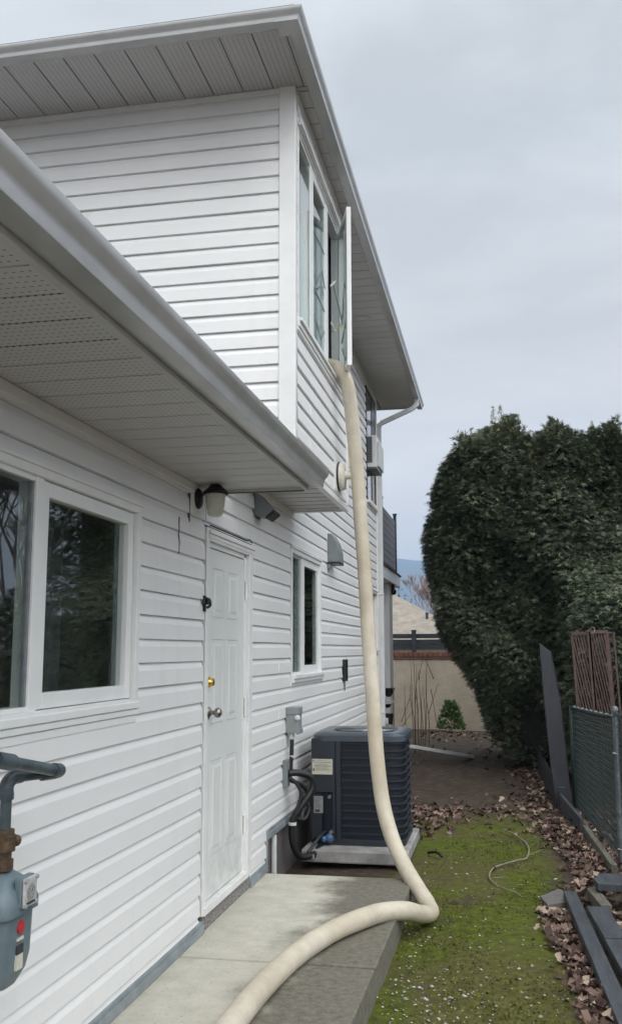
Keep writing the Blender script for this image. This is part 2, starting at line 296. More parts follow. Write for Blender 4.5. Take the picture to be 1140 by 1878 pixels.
PITCH = .1143; SPHASE = 1.468 % PITCH
def siding(name, fr, u0, u1, z0, z1, holes, parent, phase=SPHASE, label=None, n0=0):
    mb = MB(fr); prof = [(0, -.003), (.0018, .0172), (.076, .0148), (.079, .0138), (.104, .003), (PITCH, -.003)]; holes = [(h[0]-.010, *h[1:]) for h in holes]
    us = sorted({u0, u1, *[h[0] for h in holes], *[h[1] for h in holes]}); us = [u for u in us if u0 <= u <= u1]
    k0 = math.floor((z0-phase)/PITCH)-1
    for a, b in zip(us[:-1], us[1:]):
        mid = (a+b)/2; blk = sorted((h[2], h[3]) for h in holes if h[0] < mid < h[1]); spans = []; zc = z0
        for h0, h1 in blk:
            if h0 > zc: spans.append((zc, h0))
            zc = max(zc, h1)
        if zc < z1: spans.append((zc, z1))
        for sa, sb in spans:
            k = k0
            while phase+k*PITCH < sb:
                zb = phase+k*PITCH; k += 1
                if zb+PITCH < sa: continue
                pr = []
                for (t0_, o0), (t1_, o1) in zip(prof[:-1], prof[1:]):
                    A, B = zb+t0_, zb+t1_
                    if B <= sa or A >= sb: continue
                    A2, B2 = max(A, sa), min(B, sb); f = lambda z: o0+(o1-o0)*((z-A)/(B-A))
                    pr.append((A2, f(A2), B2, f(B2)))
                if not pr: continue
                # vinyl is never dead straight: a few tenths of a millimetre of waviness along the course
                st = max(1, int((b-a)/.3)); xs = [a+(b-a)*i/st for i in range(st+1)]
                wv = [.0014*math.sin(x*1.7+k*2.1)+.0007*math.sin(x*4.3+k*5) for x in xs]; zz = [.0011*math.sin(x*1.3+k*1.7) for x in xs]
                rows = [(pr[0][0], pr[0][1])]+[(q[2], q[3]) for q in pr]
                P = [fr(x, n0+n_+wv[i]*(max(n_, 0)/.0185), z_+zz[i]) for (z_, n_) in rows for i, x in enumerate(xs)]; W_ = len(xs)
                mb.pts(P, [(r_*W_+i, r_*W_+i+1, (r_+1)*W_+i+1, (r_+1)*W_+i) for r_ in range(len(rows)-1) for i in range(W_-1)])
    o = link(name, mb.v, mb.f, 'siding', parent)
    jb = MB(fr); rj = random.Random(int(u0*100+z0*10)); k = int((z0-phase)/PITCH)+1
    while phase+(k+1)*PITCH < z1:
        if rj.random() < .28:
            u = rj.uniform(u0+.3, u1-.3); za = phase+k*PITCH
            if not any(h[0]-.08 < u < h[1]+.08 and h[2]-.1 < za+.05 < h[3]+.1 for h in holes): jb.box(u, u+.0024, n0+.004, n0+.0192, za+.001, za+.078)
        k += 1
    if jb.v: jb.each('butt_joint', 'trim', o)
    if label: o['label'] = label
    return o
def backing(name, fr, u0, u1, z0, z1, holes, parent, off=-.004, m='wrap'):
    mb = MB(fr); us = sorted({u0, u1, *[h[0] for h in holes], *[h[1] for h in holes]})
    for a, b in zip(us[:-1], us[1:]):
        mid = (a+b)/2; zc = z0
        for h0, h1 in sorted((h[2], h[3]) for h in holes if h[0] < mid < h[1])+[(z1, z1)]:
            if h0 > zc: mb.box(a, b, off-.08, off, zc, h0)
            zc = max(zc, h1)
    return mb.build(name, m, parent)
def ring(mb, u0, u1, z0, z1, w, n0, n1):    # rectangular frame
    mb.box(u0, u0+w, n0, n1, z0, z1); mb.box(u1-w, u1, n0, n1, z0, z1)
    mb.box(u0+w, u1-w, n0, n1, z0, z0+w); mb.box(u0+w, u1-w, n0, n1, z1-w, z1); return mb

# ------------------------------------------------------------------ the ground
def ground():
    m = bpy.data.materials.new('mossy_earth'); m.use_nodes = True; nt = m.node_tree; N = nt.nodes; L = nt.links; b = N['Principled BSDF']; b.inputs['Roughness'].default_value = .95
    b.inputs['Specular IOR Level'].default_value = .2
    geo = N.new('ShaderNodeNewGeometry'); sp = N.new('ShaderNodeSeparateXYZ'); L.new(geo.outputs['Position'], sp.inputs[0])
    def noise(sc, det=6, dist=0, rough=.6):
        n = N.new('ShaderNodeTexNoise'); n.inputs['Scale'].default_value = sc; n.inputs['Detail'].default_value = det; n.inputs['Roughness'].default_value = rough; n.inputs['Distortion'].default_value = dist
        L.new(geo.outputs['Position'], n.inputs['Vector']); return n.outputs[0]
    def ramp(i, stops):
        r = N.new('ShaderNodeValToRGB'); L.new(i, r.inputs[0]); E_ = r.color_ramp.elements
        E_[0].position, E_[0].color = stops[0][0], (*stops[0][1], 1); E_[1].position, E_[1].color = stops[-1][0], (*stops[-1][1], 1)
        for p, c in stops[1:-1]: x = E_.new(p); x.color = (*c, 1)
        return r.outputs[0]
    def mr(i, a, b_, c=0, d=1):
        r = N.new('ShaderNodeMapRange'); r.interpolation_type = 'SMOOTHSTEP'; L.new(i, r.inputs[0])
        for k, v_ in zip((1, 2, 3, 4), (a, b_, c, d)): r.inputs[k].default_value = v_
        return r.outputs[0]
    def mth(op, a, b_):
        x = N.new('ShaderNodeMath'); x.operation = op
        for i, v_ in enumerate((a, b_)):
            if isinstance(v_, (int, float)): x.inputs[i].default_value = v_
            else: L.new(v_, x.inputs[i])
        return x.outputs[0]
    def mix(f, a, b_):
        x = N.new('ShaderNodeMix'); x.data_type = 'RGBA'; L.new(f, x.inputs[0]); L.new(a, x.inputs[6]); L.new(b_, x.inputs[7]); return x.outputs[2]
    dirt = ramp(noise(9, 8, 0, .7), [(.3, (.034, .025, .018)), (.5, (.064, .048, .036)), (.7, (.110, .088, .068))])
    moss = ramp(noise(14, 8, .3, .7), [(.3, (.035, .040, .010)), (.5, (.074, .092, .010)), (.72, (.135, .155, .018))])
    olive = ramp(noise(22, 8, 0, .75), [(.3, (.045, .042, .020)), (.5, (.084, .080, .022)), (.7, (.145, .135, .05))])
    patch = mr(noise(1.1, 4, .6), .42, .6)
    # moss grows on the open strip between slab and fence; it thins out into bare earth further back
    fy = mr(mth('ADD', sp.outputs[1], mth('MULTIPLY', noise(1.3, 3), 1.6)), 10.1, 11.3, 1, 0)
    fx = mr(mth('ADD', sp.outputs[0], mth('MULTIPLY', noise(2.2, 3), .4)), .42, .66, 1, 0)
    fl = mr(mth('ADD', sp.outputs[0], mth('MULTIPLY', noise(2.2, 3), .5)), -.75, -.4, 0, 1)
    base = mix(patch, olive, moss)
    area = mth('MULTIPLY', mth('MULTIPLY', fy, fx), fl)
    area = mth('MULTIPLY', area, mr(noise(3.5, 5, .5), .28, .42))
    col = mix(area, dirt, base)
    L.new(col, b.inputs['Base Color'])
    h = mth('ADD', noise(30, 8, 0, .7), mth('MULTIPLY', noise(6, 4), 1.5)); bp = N.new('ShaderNodeBump'); bp.inputs['Strength'].default_value = .7; bp.inputs['Distance'].default_value = .02
    L.new(h, bp.inputs['Height']); L.new(bp.outputs[0], b.inputs['Normal'])
    xs = [-3600, -600, -60, -12]+list(np.linspace(-4, 4, 81))+[12, 60, 600, 3600]; ys = [-3600, -600, -60, -8]+list(np.linspace(-2, 24, 200))+[60, 600, 3600]
    P = []
    for y in ys:
        for x in xs:
            z = -.145
            if -4.1 < x < 4.1 and -2.1 < y < 24.1:
                z += .010*math.sin(x*3.1+y*1.3)+.008*math.sin(x*7.3-y*2.9)+.005*math.sin(x*13+y*11)+random.uniform(-.003, .003)
                z += .05*max(0, min(1, (y-13)/6))*max(0, min(1, (2-x)/2))
            P.append((x, y, z))
    W_ = len(xs); F = [(j*W_+i, j*W_+i+1, (j+1)*W_+i+1, (j+1)*W_+i) for j in range(len(ys)-1) for i in range(W_-1)]
    return tag(link('ground', P, F, m, smooth=True), kind='structure')
ground()
def gz(x, y):
    z = -.145
    if -4.1 < x < 4.1 and -2.1 < y < 24.1: z += .010*math.sin(x*3.1+y*1.3)+.008*math.sin(x*7.3-y*2.9)+.005*math.sin(x*13+y*11)+.05*max(0, min(1, (y-13)/6))*max(0, min(1, (2-x)/2))
    return z

# concrete walk beside the wall: three slabs with tooled joints
def walk():
    m = bpy.data.materials.new('walk_concrete'); m.use_nodes = True; nt = m.node_tree; N = nt.nodes; L = nt.links; b = N['Principled BSDF']; b.inputs['Roughness'].default_value = .85
    geo = N.new('ShaderNodeNewGeometry'); sp = N.new('ShaderNodeSeparateXYZ'); L.new(geo.outputs['Position'], sp.inputs[0])
    def noise(sc, det=6, rough=.6, st=None):
        n = N.new('ShaderNodeTexNoise'); n.inputs['Scale'].default_value = sc; n.inputs['Detail'].default_value = det; n.inputs['Roughness'].default_value = rough
        if st: q = N.new('ShaderNodeMapping'); q.inputs['Scale'].default_value = st; L.new(geo.outputs['Position'], q.inputs[0]); L.new(q.outputs[0], n.inputs['Vector'])
        else: L.new(geo.outputs['Position'], n.inputs['Vector'])
        return n.outputs[0]
    # weathering: a dark biofilm stain over the outer half that the eave does not shelter, with a ragged edge
    a = N.new('ShaderNodeMath'); a.operation = 'MULTIPLY_ADD'; L.new(noise(2.6, 7, .65), a.inputs[0]); a.inputs[1].default_value = .75; L.new(sp.outputs[0], a.inputs[2])
    r = N.new('ShaderNodeMapRange'); r.interpolation_type = 'SMOOTHSTEP'; L.new(a.outputs[0], r.inputs[0]); r.inputs[1].default_value = -.86; r.inputs[2].default_value = -.58
    c1 = N.new('ShaderNodeValToRGB'); L.new(noise(7, 8, .65), c1.inputs[0]); c1.color_ramp.elements[0].position = .3; c1.color_ramp.elements[1].position = .7
    c1.color_ramp.elements[0].color = (.42, .40, .335, 1); c1.color_ramp.elements[1].color = (.56, .535, .455, 1)
    c2 = N.new('ShaderNodeValToRGB'); L.new(noise(26, 8, .75), c2.inputs[0]); c2.color_ramp.elements[0].position = .32; c2.color_ramp.elements[1].position = .66
    c2.color_ramp.elements[0].color = (.085, .08, .06, 1); c2.color_ramp.elements[1].color = (.20, .185, .145, 1)
    x = N.new('ShaderNodeMix'); x.data_type = 'RGBA'; L.new(r.outputs[0], x.inputs[0]); L.new(c1.outputs[0], x.inputs[6]); L.new(c2.outputs[0], x.inputs[7])
    # fine dirt specks
    v = N.new('ShaderNodeMapRange'); L.new(noise(55, 3, .5), v.inputs[0]); v.inputs[1].default_value = .62; v.inputs[2].default_value = .70; v.inputs[3].default_value = 0; v.inputs[4].default_value = .45
    x2 = N.new('ShaderNodeMix'); x2.data_type = 'RGBA'; L.new(v.outputs[0], x2.inputs[0]); L.new(x.outputs[2], x2.inputs[6]); x2.inputs[7].default_value = (.12, .11, .09, 1)
    L.new(x2.outputs[2], b.inputs['Base Color'])
    bp = N.new('ShaderNodeBump'); bp.inputs['Strength'].default_value = .35; bp.inputs['Distance'].default_value = .006; L.new(noise(60, 6, .7), bp.inputs['Height']); L.new(bp.outputs[0], b.inputs['Normal'])
    mb = MB(); ys = [(-2, 2.35), (2.372, 4.79), (4.812, 6.62)]
    xr = lambda y: -.645+(y-4.0)*.0125
    for i, (a_, b_) in enumerate(ys):
        mb.prism([(-1.645, a_, -.22), (xr(a_), a_, -.22), (xr(b_), b_+(0 if i < 2 else .02), -.22), (-1.645, b_, -.22)], (0, 0, .22))
    o = mb.build('concrete_walk', m, bevel=.007); return tag(o, kind='structure')
walk()

# unseen pale slab behind the viewer, added to bounce light onto facade and soffits
mb = MB(); mb.box(-12, 7, -16, -2.35, -.20, -.115); tag(mb.build('bounce_slab', mat('bounce_slab_concrete', (.52, .49, .44), .9, var=.2, scale=2, bump=.3)), kind='structure')
# ------------------------------------------------------------------ the house
H = empty('house', 'white vinyl sided two storey house beside the narrow side yard', 'house', (-1.65, 5.5, 0))
# windows: (frame, u0,u1,z0,z1) outer trim rectangle
WN = (1.70, 4.147, 1.268, 2.205); DR = (5.165, 6.215, 0.0, 2.245); W2 = (7.455, 8.785, 1.285, 2.37)
WB = (12.08, 13.02, 3.47, 5.03); WL = (12.36, 12.99, 1.52, 2.33); WU = (5.60, 7.44, 3.585, 4.94)
wall_holes = [WN, DR, W2, WB, WL]
FD = 6.68
siding('wall_siding', WALL, -2.0, 5.151, .06, 2.45, [WN], H)
siding('wall_siding', WALL, 5.16, FD, .06, 2.67, [DR, (5.16, 5.21, 2.45, 2.70)], H)
siding('wall_siding', WALL, FD, 7.56, .275, 2.67, [W2], H)
siding('wall_siding', WALL, 7.56, 13.045, .275, 5.16, [W2, WB, WL], H)
backing('wall_core', WALL, -2.0, 13.05, -.2, 2.67, [WN, DR, W2, WL], H)
backing('wall_core', WALL, 7.56, 13.05, 2.671, 5.16, [WB], H)
siding('bay_siding', BAY, 5.578, 7.515, 2.70, 5.16, [WU], H)
backing('wall_core', BAY, 5.55, 7.55, 2.68, 5.16, [WU], H)
siding('front_siding', FRONT, -9, -1.292, 2.3, 5.16, [(-1.67, -1.28, 2.2, 2.70)], H)
backing('wall_core', FRONT, -9, -1.29, 2.3, 5.16, [(-1.67, -1.28, 2.2, 2.67)], H)
mb = MB(); mb.box(-9, -1.73, 13.0, 13.08, -.2, 5.16); mb.box(-9.08, -9, -2, 13, -.2, 5.16); mb.box(-9, -1.73, -2.05, -1.95, -.2, 2.6); mb.box(-1.73, -1.21, 7.54, 7.575, 2.67, 5.16)
mb.build('wall', 'shadewall', H)
# corner posts and vertical trims
mb = MB(); mb.box(-1.29, -1.183, 5.512, 5.566, 2.66, 5.155); mb.build('corner_post', 'trim', H, bevel=.004)
mb = MB(); mb.box(-1.205, -1.172, 7.515, 7.582, 2.70, 5.155); mb.build('corner_post', 'trim', H, bevel=.003)
mb = MB(); mb.box(-1.70, -1.622, 13.045, 13.13, .1, 5.155); mb.build('corner_post', 'trim', H, bevel=.004)
# frieze boards under the soffits
mb = MB(WALL); mb.box(-2, 5.15, .002, .024, 2.40, 2.445); mb.build('frieze', 'trim', H, bevel=.003)
mb = MB(FRONT); mb.box(-9, -1.292, .002, .022, 5.115, 5.152); mb.build('frieze', 'trim', H, bevel=.003)
mb = MB(BAY); mb.box(5.568, 7.514, .002, .022, 5.115, 5.153); mb.build('frieze', 'trim', H, bevel=.003)
mb = MB(WALL); mb.box(7.58, 13.045, .002, .022, 5.115, 5.152); mb.build('frieze', 'trim', H, bevel=.003)
# starter flashings
mb = MB(WALL)
for a, b in ((-2, 5.195), (6.20, 6.66)): mb.box(a, b, .001, .030, .003, .045); mb.box(a, b, .001, .020, .045, .066)
mb.build('base_flashing', 'flash', H, bevel=.002)
mb = MB(WALL); mb.box(6.66, 13.04, .001, .03, .215, .255); mb.box(6.66, 13.04, .001, .019, .255, .278); mb.box(6.645, 6.675, .001, .024, .0, .278); mb.build('base_flashing', 'flash', H, bevel=.002)
mb = MB(WALL); mb.box(6.68, 13.1, -.3, -.005+.0, -.4, .214); mb.build('foundation', 'found', H)
mb = MB(WALL); mb.box(6.87, 6.905, .004, .03, -.2, .205); mb.tube([WALL(6.885, .017, -.2), WALL(6.885, .017, .20)], .018, 10); mb.build('cable_conduit', 'hood_light', H)
# door sill step of exposed aggregate
mb = MB(WALL); mb.box(5.20, 6.19, -.05, .016, .003, .088); mb.build('door_step', 'aggregate', H)
# siding mishap: a butt joint that has opened up beside the door, and dark overlap joints
mb = MB(WALL)
P = [(4.690, 2.225), (4.688, 2.185), (4.691, 2.15), (4.684, 2.13), (4.698, 2.095), (4.694, 2.06), (4.695, 2.03)]
for (a, za), (b, zb) in zip(P[:-1], P[1:]): mb.bar(WALL(a, .018, za), WALL(b, .018, zb), .006, .004)
mb.build('siding_gap', 'wrap', H)
mb = MB(WALL)
mb.box(4.858, 4.864, .006, .0195, 2.22, 2.38); mb.build('siding_gap', 'wrap', H)

def j_channel(fr, u0, u1, z0, z1, parent, name='casing', w=.05, n1=.026, m='trim', drip=True):
    mb = MB(fr); ring(mb, u0, u1, z0, z1, w, -.06, n1)
    if drip: mb.box(u0-.004, u1+.004, n1-.004, n1+.012, z1-.012, z1+.004)
    return mb.build(name, m, parent, bevel=.003)
def room(fr, u0, u1, z0, z1, parent, d=1.6, m='room', ma=.3):
    mb = MB(fr); a, b, c, e_ = u0-ma, u1+ma, z0-.5, z1+.15
    mb.box(a, b, -d-.05, -d, c, e_); mb.box(a-.05, a, -d, -.10, c, e_); mb.box(b, b+.05, -d, -.10, c, e_); mb.box(a, b, -d, -.10, c-.05, c); mb.box(a, b, -d, -.10, e_, e_+.05)
    mb.build('room', m, parent)
def curtain(fr, u0, u1, z0, z1, parent, n=-.16, m='curtain', wave=.02, per=.09):
    k = max(8, int((u1-u0)/.012)); P = []
    for i in range(k+1):
        u = u0+(u1-u0)*i/k; o_ = n+wave*math.sin(u*2*math.pi/per)+wave*.4*math.sin(u*17)
        P += [fr(u, o_, z0), fr(u, o_, z1)]
    return link('curtain', P, [(2*i, 2*i+2, 2*i+3, 2*i+1) for i in range(k)], m, parent, smooth=True)

# near window (slider): fixed lite, mullion, framed sash
W = j_channel(WALL, *WN, H, 'window', .044)
W['label'] = 'large slider window nearest the viewer under the lower eave'
mb = MB(WALL); mb.box(WN[0]-.01, WN[1]+.002, .0, .036, 1.268, 1.298); mb.box(WN[0]-.01, WN[1]+.004, .0, .028, 1.240, 1.266); mb.box(WN[0], WN[1], 0, .020, 1.205, 1.238); mb.build('sill', 'window_white', W, bevel=.004)
mb = MB(WALL); mb.box(3.135, 3.195, -.06, .012, 1.31, 2.162); mb.box(1.744, 3.135, -.06, .010, 1.312, 1.33); mb.box(1.744, 3.135, -.06, .010, 2.14, 2.162); mb.box(1.744, 1.78, -.06, .010, 1.33, 2.14); mb.build('frame', 'window_white', W, bevel=.003)
mb = MB(WALL); ring(mb, 3.197, 4.100, 1.315, 2.158, .058, -.045, .004); mb.build('sash', 'window_white', W, bevel=.004)
mb = MB(WALL); mb.box(3.120, 3.134, -.016, .002, 1.332, 2.138); mb.box(4.0, 4.04, -.058, -.046, 1.375, 2.10); mb.each('sash_track', 'metal_dull', W)
mb = MB(WALL); mb.box(1.78, 3.119, -.010, -.006, 1.33, 2.14); mb.build('pane', 'glass', W)
mb = MB(WALL); mb.box(3.255, 4.042, -.024, -.020, 1.373, 2.10); mb.build('pane', 'glass', W)
room(WALL, 1.75, 4.1, 1.3, 2.2, H, 2.2)
curtain(WALL, 2.55, 3.02, 1.25, 1.72, W, -.2, 'curtain'); curtain(WALL, 3.80, 4.08, 1.2, 2.25, W, -.35, 'curtain_grey', .015)

# side door
D = MB(WALL); D.box(5.23, 6.06, -.035, -.004, .137, 2.125)
D = D.build('door', 'door', H, bevel=.003)
D['label'] = 'white six panel side door with brass deadbolt and round knob'
mb = MB(WALL)
def panel(a, b, z0, z1):        # raised panel: sunk moulding ring with a lifted field
    for k, (i, nn) in enumerate(((0, .0012), (.020, .0045))): pass
    w_ = .012
    for (u0_, u1_, a0, a1) in ((a, b, z0, z0+w_), (a, b, z1-w_, z1)):
        mb.prism([WALL(u0_, -.004, a0), WALL(u1_, -.004, a0), WALL(u1_, .0, (a0+a1)/2), WALL(u0_, .0, (a0+a1)/2)], (0, 0, .004))
    mb.box(a, a+w_*.7, -.0045, -.0005, z0+.012, z1-.012); mb.box(b-w_*.7, b, -.0045, -.0005, z0+.012, z1-.012)
    f = .035
    P0 = [WALL(a+f, -.004, z0+f), WALL(b-f, -.004, z0+f), WALL(b-f, -.004, z1-f), WALL(a+f, -.004, z1-f)]; g = f+.014
    P1 = [WALL(a+g, .0005, z0+g), WALL(b-g, .0005, z0+g), WALL(b-g, .0005, z1-g), WALL(a+g, .0005, z1-g)]
    mb.pts(P0+P1, [(4, 5, 6, 7)]+[(i, (i+1) % 4, 4+(i+1) % 4, 4+i) for i in range(4)])
for a, b in ((5.375, 5.60), (5.69, 5.915)):
    panel(a, b, 1.72, 2.02); panel(a, b, 1.10, 1.60); panel(a, b, .36, .90)
mb.build('panel_moulding', 'door', D)
mb = MB(WALL); mb.lathe(WALL(5.315, -.004, 1.345), (1, 0, 0), [(.032, 0), (.032, .006), (.026, .016), (.022, .03), (.019, .032), (0, .032)]); mb.build('deadbolt', 'brass', D, sharp=40)
mb = MB(WALL); mb.lathe(WALL(5.315, -.004, 1.172), (1, 0, 0), [(.034, 0), (.034, .006), (.026, .012), (.013, .02), (.012, .035), (.022, .042), (.029, .055), (.028, .068), (.018, .078), (0, .08)]); mb.build('knob', 'steel', D, sharp=50)
mb = MB(WALL)
for z in (.42, 1.16, 1.92):
    mb = MB(WALL); mb.tube([WALL(6.075, .012, z-.05), WALL(6.075, .012, z+.05)], .008, 8); mb.box(6.078, 6.10, .004, .0075, z-.05, z+.05); mb.ball(WALL(6.075, .012, z+.055), .009, seg=8, rings=5); mb.ball(WALL(6.075, .012, z-.055), .009, seg=8, rings=5); mb.build('hinge', 'trim', D)
mb = MB(WALL); mb.box(5.168, 5.226, -.06, .022, .09, 2.235); mb.box(6.064, 6.12, -.06, .002, .09, 2.14); mb.box(6.12, 6.212, -.06, .024, .09, 2.235); mb.box(5.226, 6.12, -.06, .024, 2.16, 2.235); mb.box(5.226, 6.064, -.06, .002, 2.130, 2.160)
mb.box(5.20, 6.225, .02, .040, 2.20, 2.222); mb.box(5.20, 6.225, .02, .030, 2.175, 2.198)
mb.build('door_frame', 'trim', D, bevel=.003)
mb = MB(WALL); mb.box(5.18, 6.11, -.06, .034, .089, .130); mb.build('threshold', 'trim', D, bevel=.004)
mb = MB(WALL); mb.box(5.226, 5.2305, -.034, -.02, .137, 2.13); mb.box(6.0595, 6.064, -.034, -.02, .137, 2.13); mb.box(5.226, 6.064, -.034, -.02, 2.126, 2.130); mb.build('weatherstrip', 'black', D)
mb = MB(WALL); mb.tube(curve_pts([WALL(5.20, .03, 2.245), WALL(5.6, .026, 2.249), WALL(6.0, .026, 2.250), WALL(6.08, .03, 2.262), WALL(6.15, .03, 2.25)], 6), .0045, 6); mb.build('cable', 'black', D)

# second ground-floor window
W = j_channel(WALL, *W2, H, 'window', .05, .020); W['label'] = 'narrow slider window between the side door and the grey vent hood'
mb = MB(WALL); mb.box(W2[0]+.03, W2[1]+.008, 0, .05, 1.298, 1.328); mb.box(W2[0]+.02, W2[1]+.012, 0, .038, 1.268, 1.296); mb.box(W2[0], W2[1], 0, .02, 1.240, 1.266); mb.build('sill', 'window_white', W, bevel=.003)
mb = MB(WALL); mb.box(7.93, 7.99, -.06, .002, 1.335, 2.32); mb.box(7.505, 7.93, -.06, -.012, 2.295, 2.32); mb.box(7.505, 7.93, -.06, -.012, 1.335, 1.35); mb.box(7.86, 7.885, -.06, -.013, 1.35, 2.295); mb.build('frame', 'window_white', W, bevel=.003)
mb = MB(WALL); ring(mb, 7.992, 8.734, 1.336, 2.318, .062, -.05, .003); mb.build('sash', 'window_white', W, bevel=.003)
mb = MB(WALL); mb.box(7.505, 7.93, -.012, -.008, 1.35, 2.30); mb.build('pane', 'glass', W)
mb = MB(WALL); mb.box(8.05, 8.676, -.008, -.004, 1.396, 2.258); mb.build('pane', 'glass', W)
room(WALL, 7.5, 8.74, 1.33, 2.32, H, 1.6)
curtain(WALL, 7.46, 7.95, 1.28, 2.33, W, -.05, 'curtain_grey', .003); curtain(WALL, 8.40, 8.78, 1.28, 2.33, W, -.14, 'curtain_grey', .01)

# upstairs three-lite casement window on the overhanging bay
W = j_channel(BAY, *WU, H, 'window', .032, .017); W['label'] = 'upstairs three part window on the bay with its far sash swung open'
mb = MB(BAY); mb.box(5.59, 7.47, 0, .045, 3.590, 3.612); mb.box(5.585, 7.475, 0, .030, 3.555, 3.588); mb.box(5.585, 7.475, 0, .022, 3.53, 3.553); mb.build('sill', 'trim', W, bevel=.003)
mb = MB(BAY); mb.box(5.60, 7.44, .02, .045, 4.93, 4.955); mb.box(5.60, 7.44, .01, .034, 4.957, 4.985); mb.build('head_trim', 'trim', W, bevel=.003)
mb = MB(BAY); mb.box(5.632, 7.408, -.06, .008, 3.617, 3.64); mb.box(5.632, 7.408, -.06, .008, 4.885, 4.908); mb.box(5.632, 5.655, -.06, .008, 3.64, 4.885); mb.box(6.045, 6.115, -.06, .008, 3.64, 4.885); mb.box(6.655, 6.72, -.06, .012, 3.64, 4.885); mb.box(7.26, 7.408, -.06, .008, 3.64, 4.885)
mb.build('frame', 'window_white', W, bevel=.003)
mb = MB(BAY); ring(mb, 6.117, 6.653, 3.642, 4.883, .045, -.045, .008); mb.build('sash', 'window_white', W, bevel=.003)
mb = MB(BAY); mb.box(5.655, 6.045, -.001, .003, 3.64, 4.885); mb.build('pane', 'glass', W)
mb = MB(BAY); mb.box(6.162, 6.608, -.001, .003, 3.687, 4.838); mb.build('pane', 'glass', W)
mb = MB(BAY)    # decorative diamond bars behind the middle lite
for a, b in (((6.18, 4.47), (6.60, 4.47)), ((6.30, 4.12), (6.50, 4.30)), ((6.50, 4.30), (6.62, 4.2)), ((6.2, 4.05), (6.60, 4.02)), ((6.2, 3.86), (6.45, 3.76)), ((6.45, 3.76), (6.6, 3.86)), ((6.45, 3.70), (6.45, 4.47))):
    mb.bar(BAY(a[0], .006, a[1]), BAY(b[0], .006, b[1]), .010, .004, (1, 0, 0))
mb.build('grille_bar', 'metal_dull', W)
mb = MB(BAY)
for a, b in (((6.74, 4.27), (6.82, 4.34)), ((6.82, 4.34), (7.17, 4.12)), ((6.74, 3.98), (6.80, 3.93))): mb.bar(BAY(a[0], .03, a[1]), BAY(b[0], .05, b[1]), .014, .008)
mb.build('grille_bar', 'window_white', W)
mb = MB(BAY); mb.bar(BAY(6.80, .03, 3.93), BAY(7.12, .05, 4.09), .014, .008); mb.build('grille_bar', 'yellow', W)
# the open sash: hinged at its far stile
hx, hy, ox, oy = -1.178, 7.22, -1.03, 6.74
dv = Vector((ox-hx, oy-hy, 0)); ln = dv.length; dv.normalize(); SF = Fr((hx, hy, 0), dv, (-dv.y*-1, dv.x*-1, 0))
SF = Fr((hx, hy, 0), dv, Vector((-dv.y, dv.x, 0)))
mb = MB(SF); ring(mb, 0, ln, 3.64, 4.90, .05, -.018, .018); o = mb.build('open_sash', 'window_white', W, bevel=.004); o['label'] = 'casement sash swung open over the hose'
mb = MB(SF); mb.box(.05, ln-.05, -.003, .003, 3.69, 4.85); mb.build('open_pane', 'glass', W)
mb = MB(SF)
for a, b in (((.10, 4.10), (.25, 4.38)), ((.25, 4.38), (ln-.05, 4.22)), ((.08, 3.95), (ln-.05, 4.08)), ((.10, 3.90), (.3, 3.74)), ((.3, 3.74), (ln-.05, 3.84)), ((.25, 3.69), (.25, 4.85)), ((.35, 3.69), (.35, 4.85))): mb.bar(SF(a[0], 0, a[1]), SF(b[0], 0, b[1]), .009, .010, SF.n)
mb.build('grille_bar', 'metal_dull', W)
room(BAY, 5.68, 7.4, 3.62, 4.90, H, 2.6, 'room', .02)
curtain(BAY, 5.66, 6.62, 3.64, 4.46, W, -.07, 'curtain_sky_tint', .004); curtain(BAY, 6.95, 7.3, 3.6, 4.9, W, -.2, 'curtain_sky_tint', .02)  # added behind the bay opening, coloured like reflected sky

# black corner window upstairs at the back, and the window below it
W = j_channel(WALL, *WB, H, 'window', .05, .022, 'blackframe', False); W['label'] = 'black framed upstairs window at the back corner'
mb = MB(WALL); mb.box(12.13, 12.97, -.05, .019, 4.30, 4.36); mb.box(12.62, 12.97, -.05, .019, 4.36, 4.98); mb.box(12.56, 12.62, -.05, .019, 3.52, 4.30); mb.each('frame', 'blackframe', W, bevel=.003)
mb = MB(WALL); mb.box(12.06, 13.03, 0, .055, 3.445, 3.475); mb.box(12.14, 12.96, 0, .05, 3.476, 3.50); mb.build('sill', 'trim', W, bevel=.003)
mb = MB(WALL); mb.box(12.13, 12.97, .010, .014, 3.52, 4.98); mb.build('pane', 'glass', W)
room(WALL, 12.1, 12.7, 3.5, 5.0, H, 1.2)
W = j_channel(WALL, *WL, H, 'window', .045, .026); W['label'] = 'narrow ground floor window behind the hose at the back corner'
mb = MB(WALL); mb.box(12.36, 13.0, 0, .05, 1.50, 1.53); mb.build('sill', 'trim', W)
mb = MB(WALL); mb.box(12.405, 12.945, -.02, -.016, 1.56, 2.285); mb.build('pane', 'glass', W)
room(WALL, 12.1, 12.7, 1.5, 2.3, H, 1.0)

